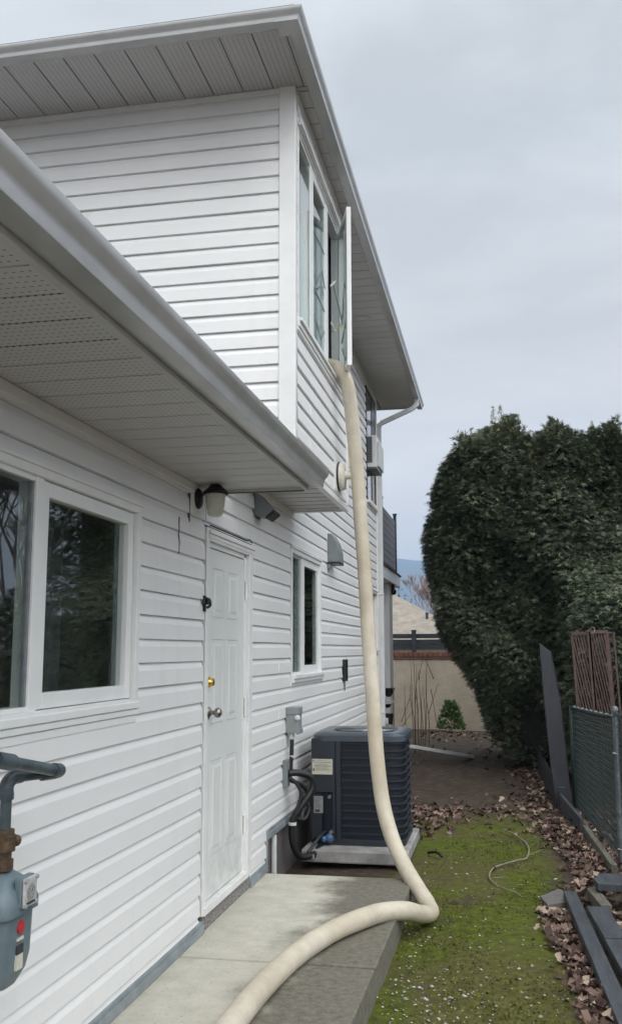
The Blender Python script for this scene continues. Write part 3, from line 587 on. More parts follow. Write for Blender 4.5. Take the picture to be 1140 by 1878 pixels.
# soffits: spaced panels; a dark sheet behind the gaps paints the shadow lines
def soffit(name, axis, a0, a1, b0, b1, z, pitch, m, parent, start=0):
    g_ = .016 if name == 'bay_soffit' else .006 if m == 'soffit_plain' else .0045
    """panels repeat along `axis`, span b0..b1 on the other axis; lower face at z"""
    mb = MB(); k = math.floor((a0-start)/pitch); x = start+k*pitch
    while x < a1:
        lo, hi = max(x+g_, a0), min(x+pitch-g_, a1)
        if hi > lo:
            if axis == 'Y': mb.box(b0, b1, lo, hi, z, z+.0038)
            else: mb.box(lo, hi, b0, b1, z, z+.0038)
            q = min(x+pitch-.004+.0001, a1)
        x += pitch
    o = mb.build(name, m, parent); mb = MB()
    if axis == 'Y': mb.box(b0, b1, a0, a1, z+.004, z+.03)
    else: mb.box(a0, a1, b0, b1, z+.004, z+.03)
    mb.build('joint_shadow_sheet', 'joint', o); return o
soffit('soffit', 'Y', -2.2, 5.165, -1.645, -1.062, 2.446, .1845, 'soffitX', H, 2.354)
mb = MB(); mb.box(-1.645, -1.062, 5.168, 5.20, 2.43, 2.60); mb.each('rake_trim', 'fascia', H, bevel=.002)
mb = MB(); mb.box(-1.645, -1.062, 5.172, 5.196, 2.425, 2.43); mb.build('rake_trim', 'wrap', H)
soffit('bay_soffit', 'Y', 5.56, 7.53, -1.645, -1.222, 2.668, .1845, 'soffit_plain', H, .05)
mb = MB(); mb.box(-1.222, -1.178, 5.56, 7.58, 2.655, 2.699); mb.box(-1.64, -1.222, 7.535, 7.58, 2.655, 2.699); mb.each('bay_trim', 'trim', H, bevel=.003)
# upper soffit: side run (panels across X) and front run (panels across Y)
soffit('soffit', 'Y', 5.545, 13.88, -1.198, -1.112, 5.155, .2, 'soffit_plain', H, 5.587)
soffit('soffit', 'Y', 7.585, 13.88, -1.645, -1.1985, 5.1551, .2, 'soffit_plain', H, 5.587)
soffit('soffit', 'X', -9.0, -1.112, 4.94, 5.535, 5.155, .2, 'soffitY', H, -1.331)
soffit('soffit', 'X', -9.0, -1.66, 13.14, 13.88, 5.155, .2, 'soffitY', H, -1.331)

# fascia and K-style gutters
def gutter(mb, a, b, o_):      # a,b: ends of the fascia-bottom line; o_: outward unit vector
    o_ = Vector(o_); Z = Vector((0, 0, 1))
    prof = [(0, .105), (.0, .0), (.078, .0), (.080, .004), (.082, .028), (.090, .045), (.106, .062), (.112, .078), (.113, .088), (.102, .088)]
    P = [o_*x+Z*z for x, z in prof]; mb.sweep(P, a, b)
    inner = [o_*max(x-.003, .002)+Z*(z+.003) for x, z in prof[1:-1]]; mb.sweep(inner, a, b)
    for e_ in (a, b):
        k = len(mb.v); mb.v += [Vector(e_)+q for q in P[:-1]]; mb.f.append(tuple(range(k, k+len(P)-1)))
mb = MB(); mb.box(-1.062, -1.040, -2.2, 5.20, 2.43, 2.575); mb.each('fascia', 'fascia', H, bevel=.002)
mb = MB(); gutter(mb, (-1.039, -2.2, 2.452), (-1.039, 5.24, 2.452), (1, 0, 0)); mb.build('gutter', 'gutter', H, sharp=50)['label'] = 'lower gutter along the single storey eave'
mb = MB(); mb.box(-1.110, -1.094, 4.91, 13.9, 5.14, 5.26); mb.box(-9, -1.1105, 4.91, 4.938, 5.14, 5.26); mb.box(-9, -1.1105, 13.885, 13.9, 5.14, 5.26); mb.each('fascia', 'fascia', H, bevel=.002)
mb = MB()
prof = [(0, .10), (0, 0), (.066, 0), (.068, .004), (.069, .018), (.074, .032), (.086, .045), (.093, .058), (.094, .070), (.086, .072)]
def corner_gutter():
    V = []; n = len(prof)
    for x, z in prof: V.append((-9, 4.909-x, 5.128+z))
    for x, z in prof: V.append((-1.093+x, 4.909-x, 5.128+z))
    for x, z in prof: V.append((-1.093+x, 13.92, 5.128+z))
    F = [(s*n+i, s*n+i+1, (s+1)*n+i+1, (s+1)*n+i) for s in (0, 1) for i in range(n-1)]
    mb.pts(V, F); mb.f.append(tuple(range(2*n, 3*n)))
corner_gutter()
mb.build('gutter', 'gutter', H, sharp=50)['label'] = 'upper gutter mitred at the roof corner'
mb = MB(); mb.box(-1.165, -1.028, 4.838, 4.975, 5.1235, 5.127); mb.build('mitre_strip', 'gutter', H)
mb = MB()
for y in np.arange(5.6, 13.8, .55): mb.box(-1.092, -1.004, y, y+.025, 5.195, 5.198)
mb.each('gutter_strap', 'metal_dull', H)
# roofs
mb = MB()
mb.pts([(-9, 4.86, 5.235), (-1.05, 4.86, 5.235), (-1.05, 13.95, 5.235), (-9, 13.95, 5.235), (-5.2, 9.0, 6.75), (-9, 9.0, 6.75)], [(0, 1, 4, 5), (1, 2, 4), (2, 3, 5, 4)])
mb.pts([(-9, 4.86, 5.222), (-1.05, 4.86, 5.222), (-1.05, 13.95, 5.222), (-9, 13.95, 5.222)], [(0, 1, 2, 3)])
mb.build('roof', 'shingle', H)
mb = MB(); mb.pts([(-1.0, -2.3, 2.555), (-1.0, 5.26, 2.555), (-4.5, 5.26, 3.72), (-4.5, -2.3, 3.72), (-1.0, -2.3, 2.54), (-1.0, 5.26, 2.54), (-4.5, 5.26, 3.70), (-4.5, -2.3, 3.70), (-9, -2.3, 2.555), (-9, 5.26, 2.555)], [(0, 1, 2, 3), (4, 5, 6, 7), (0, 1, 5, 4), (1, 2, 6, 5), (2, 9, 8, 3)])
mb.build('roof', 'shingle', H)
# interior closing planes so no daylight leaks through the shell
mb = MB(); mb.box(-9, -1.75, -1.9, 13, 2.70, 2.72); mb.box(-9, -1.75, 5.6, 13, 5.10, 5.12); mb.box(-9, -4.3, 5.7, 12.9, 2.75, 5.09); mb.box(-9, -4.3, -1.9, 12.9, -.14, 2.69); mb.build('inner_wall', 'room', H)

# downspout from the far end of the upper gutter
mb = MB()
def spout(P, w=.066, t=.05, up=(0, 0, 1)):
    for a, b in zip(P[:-1], P[1:]): mb.bar(a, b, w, t, up)
spout([(-1.062, 13.30, 5.14), (-1.062, 13.30, 5.02)], up=(0, 1, 0)); spout([(-1.062, 13.30, 5.045), (-1.12, 13.29, 4.985), (-1.575, 13.20, 4.765), (-1.60, 13.19, 4.70)], up=(0, 1, 0)); spout([(-1.598, 13.18, 4.75), (-1.598, 13.18, 2.3)], up=(0, 1, 0)); spout([(-1.596, 13.18, 2.32), (-1.596, 13.18, .45)], .072, .056, up=(0, 1, 0))
mb.box(-1.64, -1.556, 13.145, 13.215, 2.29, 2.31); mb.box(-1.64, -1.556, 13.145, 13.215, .66, .70)
mb.build('downspout', 'white_metal', H, bevel=.006)
mb = MB(); mb.prism([(-1.635, 13.22, .40), (-1.555, 13.14, .52), (-1.555, 13.14, .60), (-1.635, 13.22, .60)], (.03, .08, 0)); mb.build('downspout_shoe', 'white_metal', H, bevel=.006)
dsx = MB(); dsx.bar((-1.56, 13.32, .26), (-.455, 15.1, -.105), .085, .05); dsx = dsx.build('downspout_extension', 'white_metal', bevel=.008)
tag(dsx, 'white metal gutter extension lying slanted across the bare earth behind the condenser', 'drain pipe')
# soffit spotlight
mb = MB(); mb.lathe((-1.36, 9.9, 5.155), (0, 0, -1), [(.075, 0), (.075, .008), (.05, .014), (.045, .004), (0, .004)]); o = mb.build('soffit_light', 'white_metal', sharp=40); tag(o, 'small round white downlight set in the upper soffit beyond the open sash', 'light')

# balcony at the back
B = MB(); B.box(-4.2, -1.63, 13.75, 16.2, 2.585, 2.77); B = B.build('balcony', 'trim', H, bevel=.004)
mb = MB(); mb.box(-4.2, -1.61, 13.74, 16.24, 2.772, 2.795); mb.build('deck_edge', 'wrap', B)
mb = MB(); mb.box(-1.66, -1.62, 13.68, 13.72, 2.797, 3.76); mb.box(-1.67, -1.61, 13.67, 13.73, 3.76, 3.775); mb.build('balcony_post', 'dist', B)
mb = MB(); mb.box(-1.665, -1.615, 15.52, 15.57, 2.797, 3.76); mb.box(-1.675, -1.605, 15.51, 15.58, 3.76, 3.78); mb.build('balcony_post', 'railpost', B)
mb = MB()
for i in range(8): mb.box(-1.65, -1.632, 13.73, 15.515, 2.83+i*.103, 2.83+i*.103+.095)
mb.box(-4.2, -1.67, 15.54, 15.56, 2.83, 3.66)
mb.build('balcony_screen', 'rail', B)
mb = MB(); mb.box(-2.2, -1.69, 15.0, 15.45, -.15, 2.58); mb.box(-4.2, -1.745, 13.14, 13.2, -.15, 2.58); mb.each('balcony_pier', 'shadewall', B)
mb = MB(); mb.box(-2.2, -1.70, 13.22, 15.19, -.15, 2.0); 
o = MB(); o.box(-1.695, -1.64, 15.35, 15.41, 2.50, 2.584); o.lathe((-1.667, 15.38, 2.50), (0, 0, -1), [(.05, 0), (.055, .03), (.04, .07), (0, .085)]); o = o.build('security_camera', 'black', sharp=50); tag(o, 'small black dome camera hanging under the balcony corner', 'camera')
o = MB(); o.tube([(-1.60, 15.62, 2.585), (-1.60, 15.62, 2.43)], .004, 6); o.lathe((-1.60, 15.62, 2.40), (0, 0, 1), [(0, 0), (.022, .005), (.018, .03), (.006, .04)]); o = o.build('wind_chime', 'metal_dull'); tag(o, 'tiny ornament dangling from the balcony corner beside the camera', 'ornament')

# ------------------------------------------------------------------ things fixed to the walls
def wall_lamp():
    t = empty('wall_lamp', 'dark bronze carriage wall lamp with frosted glass beside the door, under the eave', 'lamp', WALL(4.99, 0, 2.37))
    mb = MB(WALL); mb.box(4.90, 5.105, .003, .022, 2.27, 2.435); mb.build('mounting_block', 'trim', t, bevel=.004)
    mb = MB(WALL); mb.lathe(WALL(4.985, .022, 2.368), (1, 0, 0), [(.058, 0), (.058, .008), (.05, .016), (.03, .022), (0, .024)], 24); mb.pts([], []); mb.build('backplate', 'bronze', t, sharp=40)
    c = WALL(4.985, .125, 0)
    mb = MB(); mb.tube(curve_pts([WALL(4.985, .03, 2.375), WALL(4.985, .06, 2.40), WALL(4.985, .10, 2.408)], 5), .010, 8); mb.build('arm', 'bronze', t, smooth=True)
    mb = MB(); mb.lathe((c.x, c.y, 2.395), (0, 0, 1), [(.070, -.006), (.074, .0), (.070, .008), (.055, .022), (.040, .034), (.034, .044), (.026, .05), (.014, .06), (.008, .072), (.009, .078), (.0, .084)], 12); mb.build('cap', 'bronze', t, sharp=30)
    mb = MB(); mb.lathe((c.x, c.y, 2.27), (0, 0, 1), [(.0, -.010), (.022, -.008), (.036, .0), (.042, .006), (.052, .06), (.056, .118), (.050, .122), (0, .122)], 12); mb.build('lamp_glass', 'frost', t, sharp=50)
    mb = MB(); mb.ball((c.x+.066, c.y-.01, 2.392), .009, seg=8, rings=6); mb.ball((c.x-.02, c.y-.066, 2.392), .009, seg=8, rings=6); mb.each('cap_screw', 'bronze', t)
wall_lamp()
def hood(name, label, u, zt, w_, h_, d_, m, m2, slit=True):
    t = empty(name, label, 'vent', WALL(u, 0, zt), 'vent hoods on the side wall')
    mb = MB(WALL); mb.box(u-.014, u+w_+.014, .003, .014, zt-h_-.006, zt+.012); mb.build('flange', m2, t, bevel=.003)
    prof = [(.014, zt), (.014+d_*.35, zt-.004), (.014+d_*.72, zt-h_*.28), (.014+d_*.95, zt-h_*.62), (.014+d_, zt-h_*.97), (.014+d_*.99, zt-h_), (.014, zt-h_)]
    mb = MB(); mb.prism([WALL(u, n, z) for n, z in prof], WALL.u*w_); mb.build('hood', m, t, bevel=.003)
    return t, prof
# near vent hood: angled with an open black mouth
t = empty('vent_hood', 'grey wedge shaped vent hood with black mouth under the lower eave', 'vent', WALL(6.27, 0, 2.55), 'vent hoods on the side wall')
mb = MB(WALL); mb.box(6.25, 6.44, .003, .016, 2.44, 2.625); mb.build('flange', 'dist', t, bevel=.003)
mb = MB(); mb.prism([WALL(6.262, .016, 2.618), WALL(6.262, .05, 2.60), WALL(6.262, .150, 2.485), WALL(6.262, .10, 2.442), WALL(6.262, .016, 2.455)], (0, .165, 0)); mb.build('hood', 'dist', t, bevel=.004)
mb = MB(); mb.prism([WALL(6.255, .153, 2.488), WALL(6.255, .163, 2.470), WALL(6.255, .105, 2.425), WALL(6.255, .094, 2.440)], (0, .18, 0)); mb.build('mouth', 'black', t)
t, pr = hood('vent_hood', 'taller grey rounded vent hood on open siding right of the narrow window', 9.13, 2.675, .30, .285, .115, 'dist', 'hood_light')
mb = MB(); mb.prism([WALL(9.125, .016, 2.392), WALL(9.125, .128, 2.392), WALL(9.125, .128, 2.374), WALL(9.125, .016, 2.374)], (0, .31, 0)); mb.build('mouth', 'black', t)
mb = MB(); mb.prism([WALL(9.432, n, z) for n, z in pr], (0, .012, 0)); mb.build('side_flange', 'hood_light', t)
mb = MB(WALL); mb.box(9.10, 9.16, .016, .05, 2.325, 2.365); mb.box(9.115, 9.145, .012, .035, 2.29, 2.325); mb.each('drip_stub', 'dist', t)
# round exhaust termination on the bay
t = empty('round_wall_vent', 'cream round exhaust cap with a stub pipe on the bay wall behind the hose', 'vent', BAY(7.08, 0, 2.86))
mb = MB(BAY); mb.box(6.93, 7.26, .003, .020, 2.735, 3.0); mb.build('mounting_block', 'trim', t, bevel=.004)
mb = MB(); mb.lathe(BAY(7.10, .018, 2.862), (1, 0, 0), [(.105, 0), (.115, .006), (.115, .014), (.105, .016)], 28); mb.build('seal_ring', 'black', t, sharp=40)
mb = MB(); mb.lathe(BAY(7.10, .034, 2.862), (1, 0, 0), [(.110, 0), (.112, .022), (.098, .034), (.04, .038), (.034, .042), (0, .042)], 28); mb.build('cap', 'cream', t, sharp=40)
mb = MB(); mb.tube([BAY(7.10, .07, 2.870), BAY(7.10, .15, 2.870)], .034, 16); mb.tube([BAY(7.10, .145, 2.870), BAY(7.10, .20, 2.870)], .040, 16); mb.build('stub_pipe', 'cream', t, sharp=40)
# small dark plate on the siding and hook by the door
t = empty('hose_bib_box', 'narrow black box on the siding right of the narrow window', 'wall box', WALL(10.07, 0, 1.3))
mb = MB(WALL); mb.box(10.0, 10.16, .012, .05, 1.20, 1.43); mb.build('body', 'black', t, bevel=.006)
mb = MB(WALL); mb.tube([WALL(10.05, .03, 1.2), WALL(10.05, .03, 1.10)], .006, 6); mb.box(9.975, 10.0, .012, .03, 1.27, 1.33); mb.each('lead', 'black', t)
t = empty('wall_hook', 'small black iron ornament hook at the left edge of the door', 'hook', WALL(5.135, 0, 1.79))
mb = MB(WALL); mb.lathe(WALL(5.135, .014, 1.79), (1, 0, 0), [(.022, 0), (.024, .01), (.015, .016), (0, .018)], 14); mb.box(5.123, 5.147, .014, .03, 1.745, 1.835); mb.build('plate', 'black', t, bevel=.003)
mb = MB(); mb.tube(curve_pts([WALL(5.135, .028, 1.82), WALL(5.14, .05, 1.81), WALL(5.14, .055, 1.78), WALL(5.135, .035, 1.765)], 5), .008, 8); mb.ball(WALL(5.138, .045, 1.80), .018, (1, .6, 1), 10, 6); mb.build('hook', 'black', t, smooth=True)

# window air conditioner
t = empty('window_air_conditioner', 'white window air conditioner poking out of the black framed upstairs window', 'air conditioner', (-1.6, 12.2, 3.9))
mb = MB(); mb.box(-1.64, -1.505, 12.10, 12.72, 3.915, 4.345); mb.build('case', 'white_metal', t, bevel=.008)
mb = MB(); mb.box(-1.632, -1.560, 12.095, 12.099, 3.975, 4.32); mb.build('side_grille', 'grille', t)
mb = MB()
for i in range(16): mb.box(-1.630, -1.562, 12.089, 12.096, 3.98+i*.021, 3.986+i*.021)
mb.build('louvre', 'dist', t)
mb = MB(); mb.box(-1.504, -1.48, 12.20, 12.70, 3.94, 4.27); mb.build('back_grille', 'hood_light', t, bevel=.004)
mb = MB(); mb.box(-1.63, -1.51, 12.12, 12.70, 3.90, 3.914); mb.build('base_pan', 'dist', t)

# electrical disconnect with its cables
t = empty('disconnect_box', 'grey electrical disconnect box on the siding above the coiled cable', 'electrical box', WALL(7.3, 0, 1.0))
mb = MB(WALL); mb.box(7.265, 7.40, .014, .115, .895, 1.085); mb.build('box', 'disc', t, bevel=.005)
mb = MB(WALL); mb.box(7.255, 7.41, .10, .122, .885, .925); mb.box(7.258, 7.407, .012, .120, 1.035, 1.088); mb.build('lid', 'disc', t, bevel=.004)
mb = MB(); mb.lathe(WALL(7.27, .105, 1.01), (.4, -1, 0), [(.020, 0), (.022, .012), (.012, .02), (.012, .03), (0, .032)], 12); mb.build('handle', 'hood_light', t, sharp=40)
mb = MB(); mb.tube([WALL(7.31, .055, .90), WALL(7.31, .055, .845)], [.022, .02], 12); mb.build('connector', 'hood_light', t)
mb = MB(); mb.tube(curve_pts([WALL(7.31, .055, .85), WALL(7.30, .055, .75), WALL(7.29, .05, .62), WALL(7.29, .05, .54), WALL(7.34, .12, .50), WALL(7.38, .16, .42), WALL(7.33, .12, .33), WALL(7.30, .08, .27), WALL(7.36, .14, .24), WALL(7.40, .17, .30), WALL(7.40, .16, .36)], 8), .016, 10); mb.build('cable', 'black', t, smooth=True)
mb = MB(); mb.lathe(WALL(7.30, .055, .71), (0, 0, 1), [(.019, 0), (.019, .014)], 12); mb.build('tie', 'hood_light', t)
t = empty('line_set', 'black insulated refrigerant lines looping from the wall plate to the condenser', 'pipe', WALL(7.22, 0, .6))
mb = MB(WALL); mb.box(7.16, 7.26, .014, .05, .50, .70); mb.build('wall_plate', 'dist', t, bevel=.004)
mb = MB(); mb.tube(curve_pts([WALL(7.21, .05, .60), WALL(7.24, .12, .60), WALL(7.30, .20, .565), WALL(7.32, .215, .48), WALL(7.27, .15, .37), WALL(7.24, .09, .28), WALL(7.24, .07, .18), WALL(7.26, .08, .06), WALL(7.32, .12, -.03), WALL(7.45, .2, -.04)], 8), .026, 12); mb.build('insulated_line', 'black', t, smooth=True)
mb = MB(); mb.tube(curve_pts([WALL(7.21, .05, .57), WALL(7.23, .10, .53), WALL(7.25, .14, .45), WALL(7.24, .12, .36), WALL(7.23, .09, .3)], 8), .014, 10); mb.tube(curve_pts([WALL(7.45, .2, -.035), WALL(7.60, .22, .0), WALL(7.75, .26, .05), WALL(7.95, .30, .055)], 6), .020, 10); mb.each('small_line', 'black', t, smooth=True)
mb = MB(); mb.lathe(WALL(7.235, .075, .215), (0, 0, 1), [(.032, 0), (.032, .022)], 12); mb.box if 0 else None; mb.build('strap', 'hood_light', t)
mb = MB(); mb.tube(curve_pts([WALL(7.95, .16, .38), WALL(7.75, .12, .36), WALL(7.55, .10, .28), WALL(7.48, .09, .22)], 6), .018, 10); mb.tube(curve_pts([WALL(7.40, .16, -.02), WALL(7.5, .2, .045), WALL(7.62, .24, .09), WALL(7.86, .26, .09)], 6), .012, 8); mb.each('copper_line', 'ac', t, smooth=True)
mb = MB(); mb.ball((-1.36, 7.62, .055), .036, (1, 1, 1), 14, 10); mb.ball((-1.40, 7.60, .05), .026, (1, 1, 1), 12, 8); mb.build('blue_coupling', mat('blue_plastic', (.06, .13, .26), .4, var=.3, scale=20), t, smooth=True)
o = MB(); o.box(-1.50, -1.44, 7.40, 7.412, -.06, -.03); 
o = o.build('tag_card', 'label_grey', t)

# ------------------------------------------------------------------ condenser on its pad
o = MB(); o.box(-1.555, -.725, 7.46, 8.52, -.10, -.005); o = o.build('equipment_pad', 'padc', bevel=.012); tag(o, 'square concrete equipment pad under the dark condenser unit', 'pad')
def rrect(x0, x1, y0, y1, r, seg=7, corners=(1, 1, 1, 1)):
    P = []
    for (cx_, cy_, a0, on) in ((x1-r, y1-r, 0, corners[0]), (x0+r, y1-r, 90, corners[1]), (x0+r, y0+r, 180, corners[2]), (x1-r, y0+r, 270, corners[3])):
        if on: P += [(cx_+r*math.cos(R(a0+90*i/seg)), cy_+r*math.sin(R(a0+90*i/seg))) for i in range(seg+1)]
        else: P.append((x0 if cx_ < (x0+x1)/2 else x1, y0 if cy_ < (y0+y1)/2 else y1))
    return P
t = empty('condenser_unit', 'dark blue grey outdoor condenser with louvred sides and round top fan grille', 'air conditioner', (-1.14, 8.1, 0))
AX0, AX1, AY0, AY1 = -1.508, -.765, 7.66, 8.46
mb = MB(); mb.prism([(x, y, .035) for x, y in rrect(AX0+.02, AX1-.02, AY0+.02, AY1-.02, .10)], (0, 0, .78)); mb.build('coil', 'ac_dark', t, sharp=40)
mb = MB(); mb.prism([(x, y, -.003) for x, y in rrect(AX0+.003, AX1, AY0+.003, AY1, .11)], (0, 0, .045)); mb.build('base_pan', 'ac', t, bevel=.004)
path = [(AX0+.236, AY0)]+[(x, y) for x, y in rrect(AX0, AX1, AY0, AY1, .11)[24:]]+[(x, y) for x, y in rrect(AX0, AX1, AY0, AY1, .11)[:8]]+[(AX0+.2, AY1)]; n = len(path)
for i in range(13):          # thin louvre bands, one sheet each
    z = .088+i*.0585; P = []; mb = MB(); cx_, cy_ = (AX0+AX1)/2, (AY0+AY1)/2
    for x, y in path:
        dx, dy = (x-cx_), (y-cy_); k_ = 1-.018/math.hypot(dx, dy)
        P += [(cx_+dx*k_, cy_+dy*k_, z+.006), (x, y, z+.001), (x, y, z-.006), (cx_+dx*k_, cy_+dy*k_, z-.010)]
    mb.pts(P, [(4*j+q, 4*j+4+q, 4*j+5+q, 4*j+1+q) for j in range(n-1) for q in range(3)]); mb.build('louvre', 'ac', t)
mb = MB(); mb.box(AX0+.195, AX0+.235, AY0-.004, AY0+.03, .03, .815)      # corner post of louvred part
mb.box(AX1-.012, AX1-.0, AY0+.25, AY0+.27, .04, .81)
mb.build('corner_rail', 'ac', t, bevel=.004)
mb = MB(); mb.box(AX0-.004, AX0+.190, AY0-.002, AY0+.04, .40, .82); mb.box(AX0-.004, AX0+.17, AY0+.03, AY0+.06, .04, .399); mb.box(AX0+.168, AX0+.19, AY0-.002, AY0+.05, .04, .399)
mb.box(AX0-.004, AX0+.01, AY0+.04, AY0+.26, .04, .82); mb.build('service_panel', 'ac', t, bevel=.004)
mb = MB(); pa = rrect(AX0-.006, AX1+.006, AY0-.008, AY1+.006, .12); pb = rrect(AX0+.02, AX1-.02, AY0+.02, AY1-.02, .10)
cc = ((AX0+AX1)/2+.02, (AY0+AY1)/2); na = len(pa)
V = [(x, y, .80) for x, y in pa]+[(x, y, .845) for x, y in pa]+[(x, y, .862) for x, y in pb]
ringR = [.325, .31, .30]
for rr_, zz in ((.318, .868), (.306, .855)):
    for x, y in pa: a_ = math.atan2(y-cc[1], x-cc[0]); V.append((cc[0]+rr_*math.cos(a_), cc[1]+rr_*math.sin(a_), zz))
F = [(s_*na+j, s_*na+(j+1) % na, (s_+1)*na+(j+1) % na, (s_+1)*na+j) for s_ in range(4) for j in range(na)]
mb.pts(V, F); mb.build('top_cover', 'ac_top', t, sharp=35)
mb = MB()
for rr_ in np.arange(.05, .31, .024):
    mb.tube([(cc[0]+rr_*math.cos(a_), cc[1]+rr_*math.sin(a_), .872-(.0 if rr_ < .28 else .012)) for a_ in np.linspace(0, 2*math.pi, 33)], .0028, 5, False)
for a_ in np.linspace(0, 2*math.pi, 9)[:-1]: mb.bar((cc[0]+.04*math.cos(a_), cc[1]+.04*math.sin(a_), .867), (cc[0]+.305*math.cos(a_), cc[1]+.305*math.sin(a_), .862), .006, .005)
mb.build('fan_grille', 'metal_dull', t)
mb = MB(); mb.lathe((cc[0], cc[1], .76), (0, 0, 1), [(.30, 0), (.30, .004)], 28); mb.lathe((cc[0], cc[1], .764), (0, 0, 1), [(.09, 0), (.09, .09), (.02, .1)], 20); mb.build('fan_well', 'ac_dark', t)
lb = MB(); lb.box(AX0+.004, AX0+.170, AY0-.0045, AY0-.0025, .560-.02, .680-.02); lb = lb.build('warning_label', 'label', t)
mb = MB()
for z_, h_ in ((.633, .003), (.603, .003)): mb.box(AX0+.02, AX0+.160, AY0-.0060, AY0-.005, z_, z_+h_)
mb.box(AX0+.012, AX0+.020, AY0-.0060, AY0-.005, .638, .652); mb.box(AX0+.012, AX0+.022, AY0-.0060, AY0-.005, .565, .587)
mb.build('label_print', 'ink', lb)
mb = MB()
for z_ in (.648, .618, .611, .592, .585, .578, .571): mb.box(AX0+.03, AX0+random.uniform(.12, .155), AY0-.0060, AY0-.005, z_, z_+.0022)
mb.build('label_print', 'ink_mid', lb)
lb = MB(); lb.box(AX0+.012, AX0+.115, AY0+.0265, AY0+.0285, .235, .365); lb = lb.build('data_label', 'label_grey', t)
mb = MB(); mb.box(AX0+.022, AX0+.06, AY0+.0245, AY0+.0255, .243, .262)
for i in range(9): mb.box(AX0+.022, AX0+random.uniform(.04, .10), AY0+.0245, AY0+.0255, .275+i*.0095, .277+i*.0095)
mb.build('label_print', 'ink', lb)
mb = MB(); mb.tube([(AX0+.15, AY0-.0, .37), (AX0+.15, AY0-.05, .37)], .012, 8); mb.tube([(AX0+.16, AY0, .10), (AX0+.16, AY0-.05, .10)], .014, 8); mb.each('service_valve', 'metal_dull', t)

# ------------------------------------------------------------------ the big hose
path = [(-1.75, 7.05, 3.82), (-1.45, 7.0, 3.78), (-1.225, 6.95, 3.712), (-1.145, 6.92, 3.668), (-1.092, 6.925, 3.585), (-1.066, 6.965, 3.45), (-1.053, 7.02, 3.24), (-1.029, 7.1, 2.83), (-1.012, 7.1, 2.532), (-.985, 7.1, 2.112), (-.951, 7.05, 1.576),
        (-.917, 7.0, 1.139), (-.891, 6.95, .794), (-.846, 6.9, .459), (-.772, 6.8, .237), (-.669, 6.65, .075), (-.565, 6.44, -.015), (-.49, 6.27, -.066), (-.462, 6.17, -.078), (-.472, 6.07, -.070), (-.512, 5.965, -.045), (-.59, 5.80, .012), (-.70, 5.60, .048), (-.81, 5.38, .058), (-.91, 5.15, .058), (-.99, 4.86, .058), (-1.045, 4.52, .058), (-1.075, 4.15, .058), (-1.085, 3.7, .058), (-1.08, 3.1, .058), (-1.06, 2.4, .058), (-1.02, 1.2, .058)]
cp = curve_pts(path, 30); rad = []
for i, p in enumerate(cp):
    k_ = 1
    if abs(p.x+.466) < .03 and p.z < .0: k_ = .93
    rad.append(.0535*k_)
# faint ribbing and hand-wrapped overlaps
mb = MB(); mb.tube(cp, [r_*(1+(.007 if i % 4 < 1 else 0)+.010*math.sin(i*.113)+.008*math.sin(i*.037+1)) for i, r_ in enumerate(rad)], 20)
o = mb.build('hose', 'hose', smooth=True); tag(o, 'thick cream duct hose hanging from the upstairs window and running over the concrete walk', 'hose')

# ------------------------------------------------------------------ gas meter
t = empty('gas_meter', 'grey blue gas meter hanging from painted pipes in front of the near siding', 'gas meter', (-1.5, 2.72, .7))
x0, x1, y0, y1 = -1.60, -1.432, 2.66, 2.862
def body(z, inx, iny): return [(x, y, z) for x, y in rrect(x0+inx, x1-inx, y0+iny, y1-iny, .035, 5)]
def loft(rings):
    n_ = len(rings[0]); V = [p for r_ in rings for p in r_]; F = [(s_*n_+j, s_*n_+(j+1) % n_, (s_+1)*n_+(j+1) % n_, (s_+1)*n_+j) for s_ in range(len(rings)-1) for j in range(n_)]
    return V, F+[tuple(range(n_))[::-1], tuple(range((len(rings)-1)*n_, len(rings)*n_))]
mb = MB(); mb.pts(*loft([body(.522, .05, .07), body(.535, .03, .05), body(.575, .012, .022), body(.62, .006, .010), body(.745, .004, .004), body(.76, .004, .004)])); mb.build('case', 'meter', t, sharp=45)
mb = MB(); mb.pts(*loft([body(.745, -.008, -.008), body(.775, -.008, -.008), body(.81, .004, .004), body(.84, .025, .03), body(.862, .045, .06)])); mb.build('top_case', 'meter', t, sharp=45)
mb = MB(); mb.box(x1-.012, x1+.014, 2.722, 2.806, .762, .852); mb.build('index_housing', 'meter', t, bevel=.006)
mb = MB(); mb.box(x1+.014, x1+.022, 2.724, 2.804, .764, .850); ix = mb.build('index_cover', 'clear', t, bevel=.004)
mb = MB(); mb.lathe((x1+.0225, 2.764, .806), (1, 0, 0), [(.026, 0), (.026, .0015), (.022, .0016)], 20)
for y_, z_ in ((2.730, .843), (2.798, .843), (2.730, .771), (2.798, .771)): mb.lathe((x1+.022, y_, z_), (1, 0, 0), [(.008, 0), (.006, .006), (0, .006)], 8)
mb.build('dial', 'label_grey', ix)
mb = MB()
for a_ in range(10): c_, s_ = math.cos(a_*.628), math.sin(a_*.628); mb.bar((x1+.0245, 2.764+.016*c_, .806+.016*s_), (x1+.0245, 2.764+.020*c_, .806+.020*s_), .0016, .001, (1, 0, 0))
mb.bar((x1+.0248, 2.764, .806), (x1+.0248, 2.773, .817), .0018, .001, (1, 0, 0)); mb.box(x1+.0225, x1+.0238, 2.738, 2.790, .772, .779)
mb.build('dial_marks', 'ink', ix)
mb = MB(); mb.lathe((x1+.000, 2.755, .705), (1, 0, 0), [(.019, -.004), (.019, .0012)], 20); mb.build('round_sticker', 'red', t)
mb = MB(); mb.box(x1-.004, x1+.0010, 2.735, 2.772, .630, .655); mb.build('dark_sticker', 'ink', t)
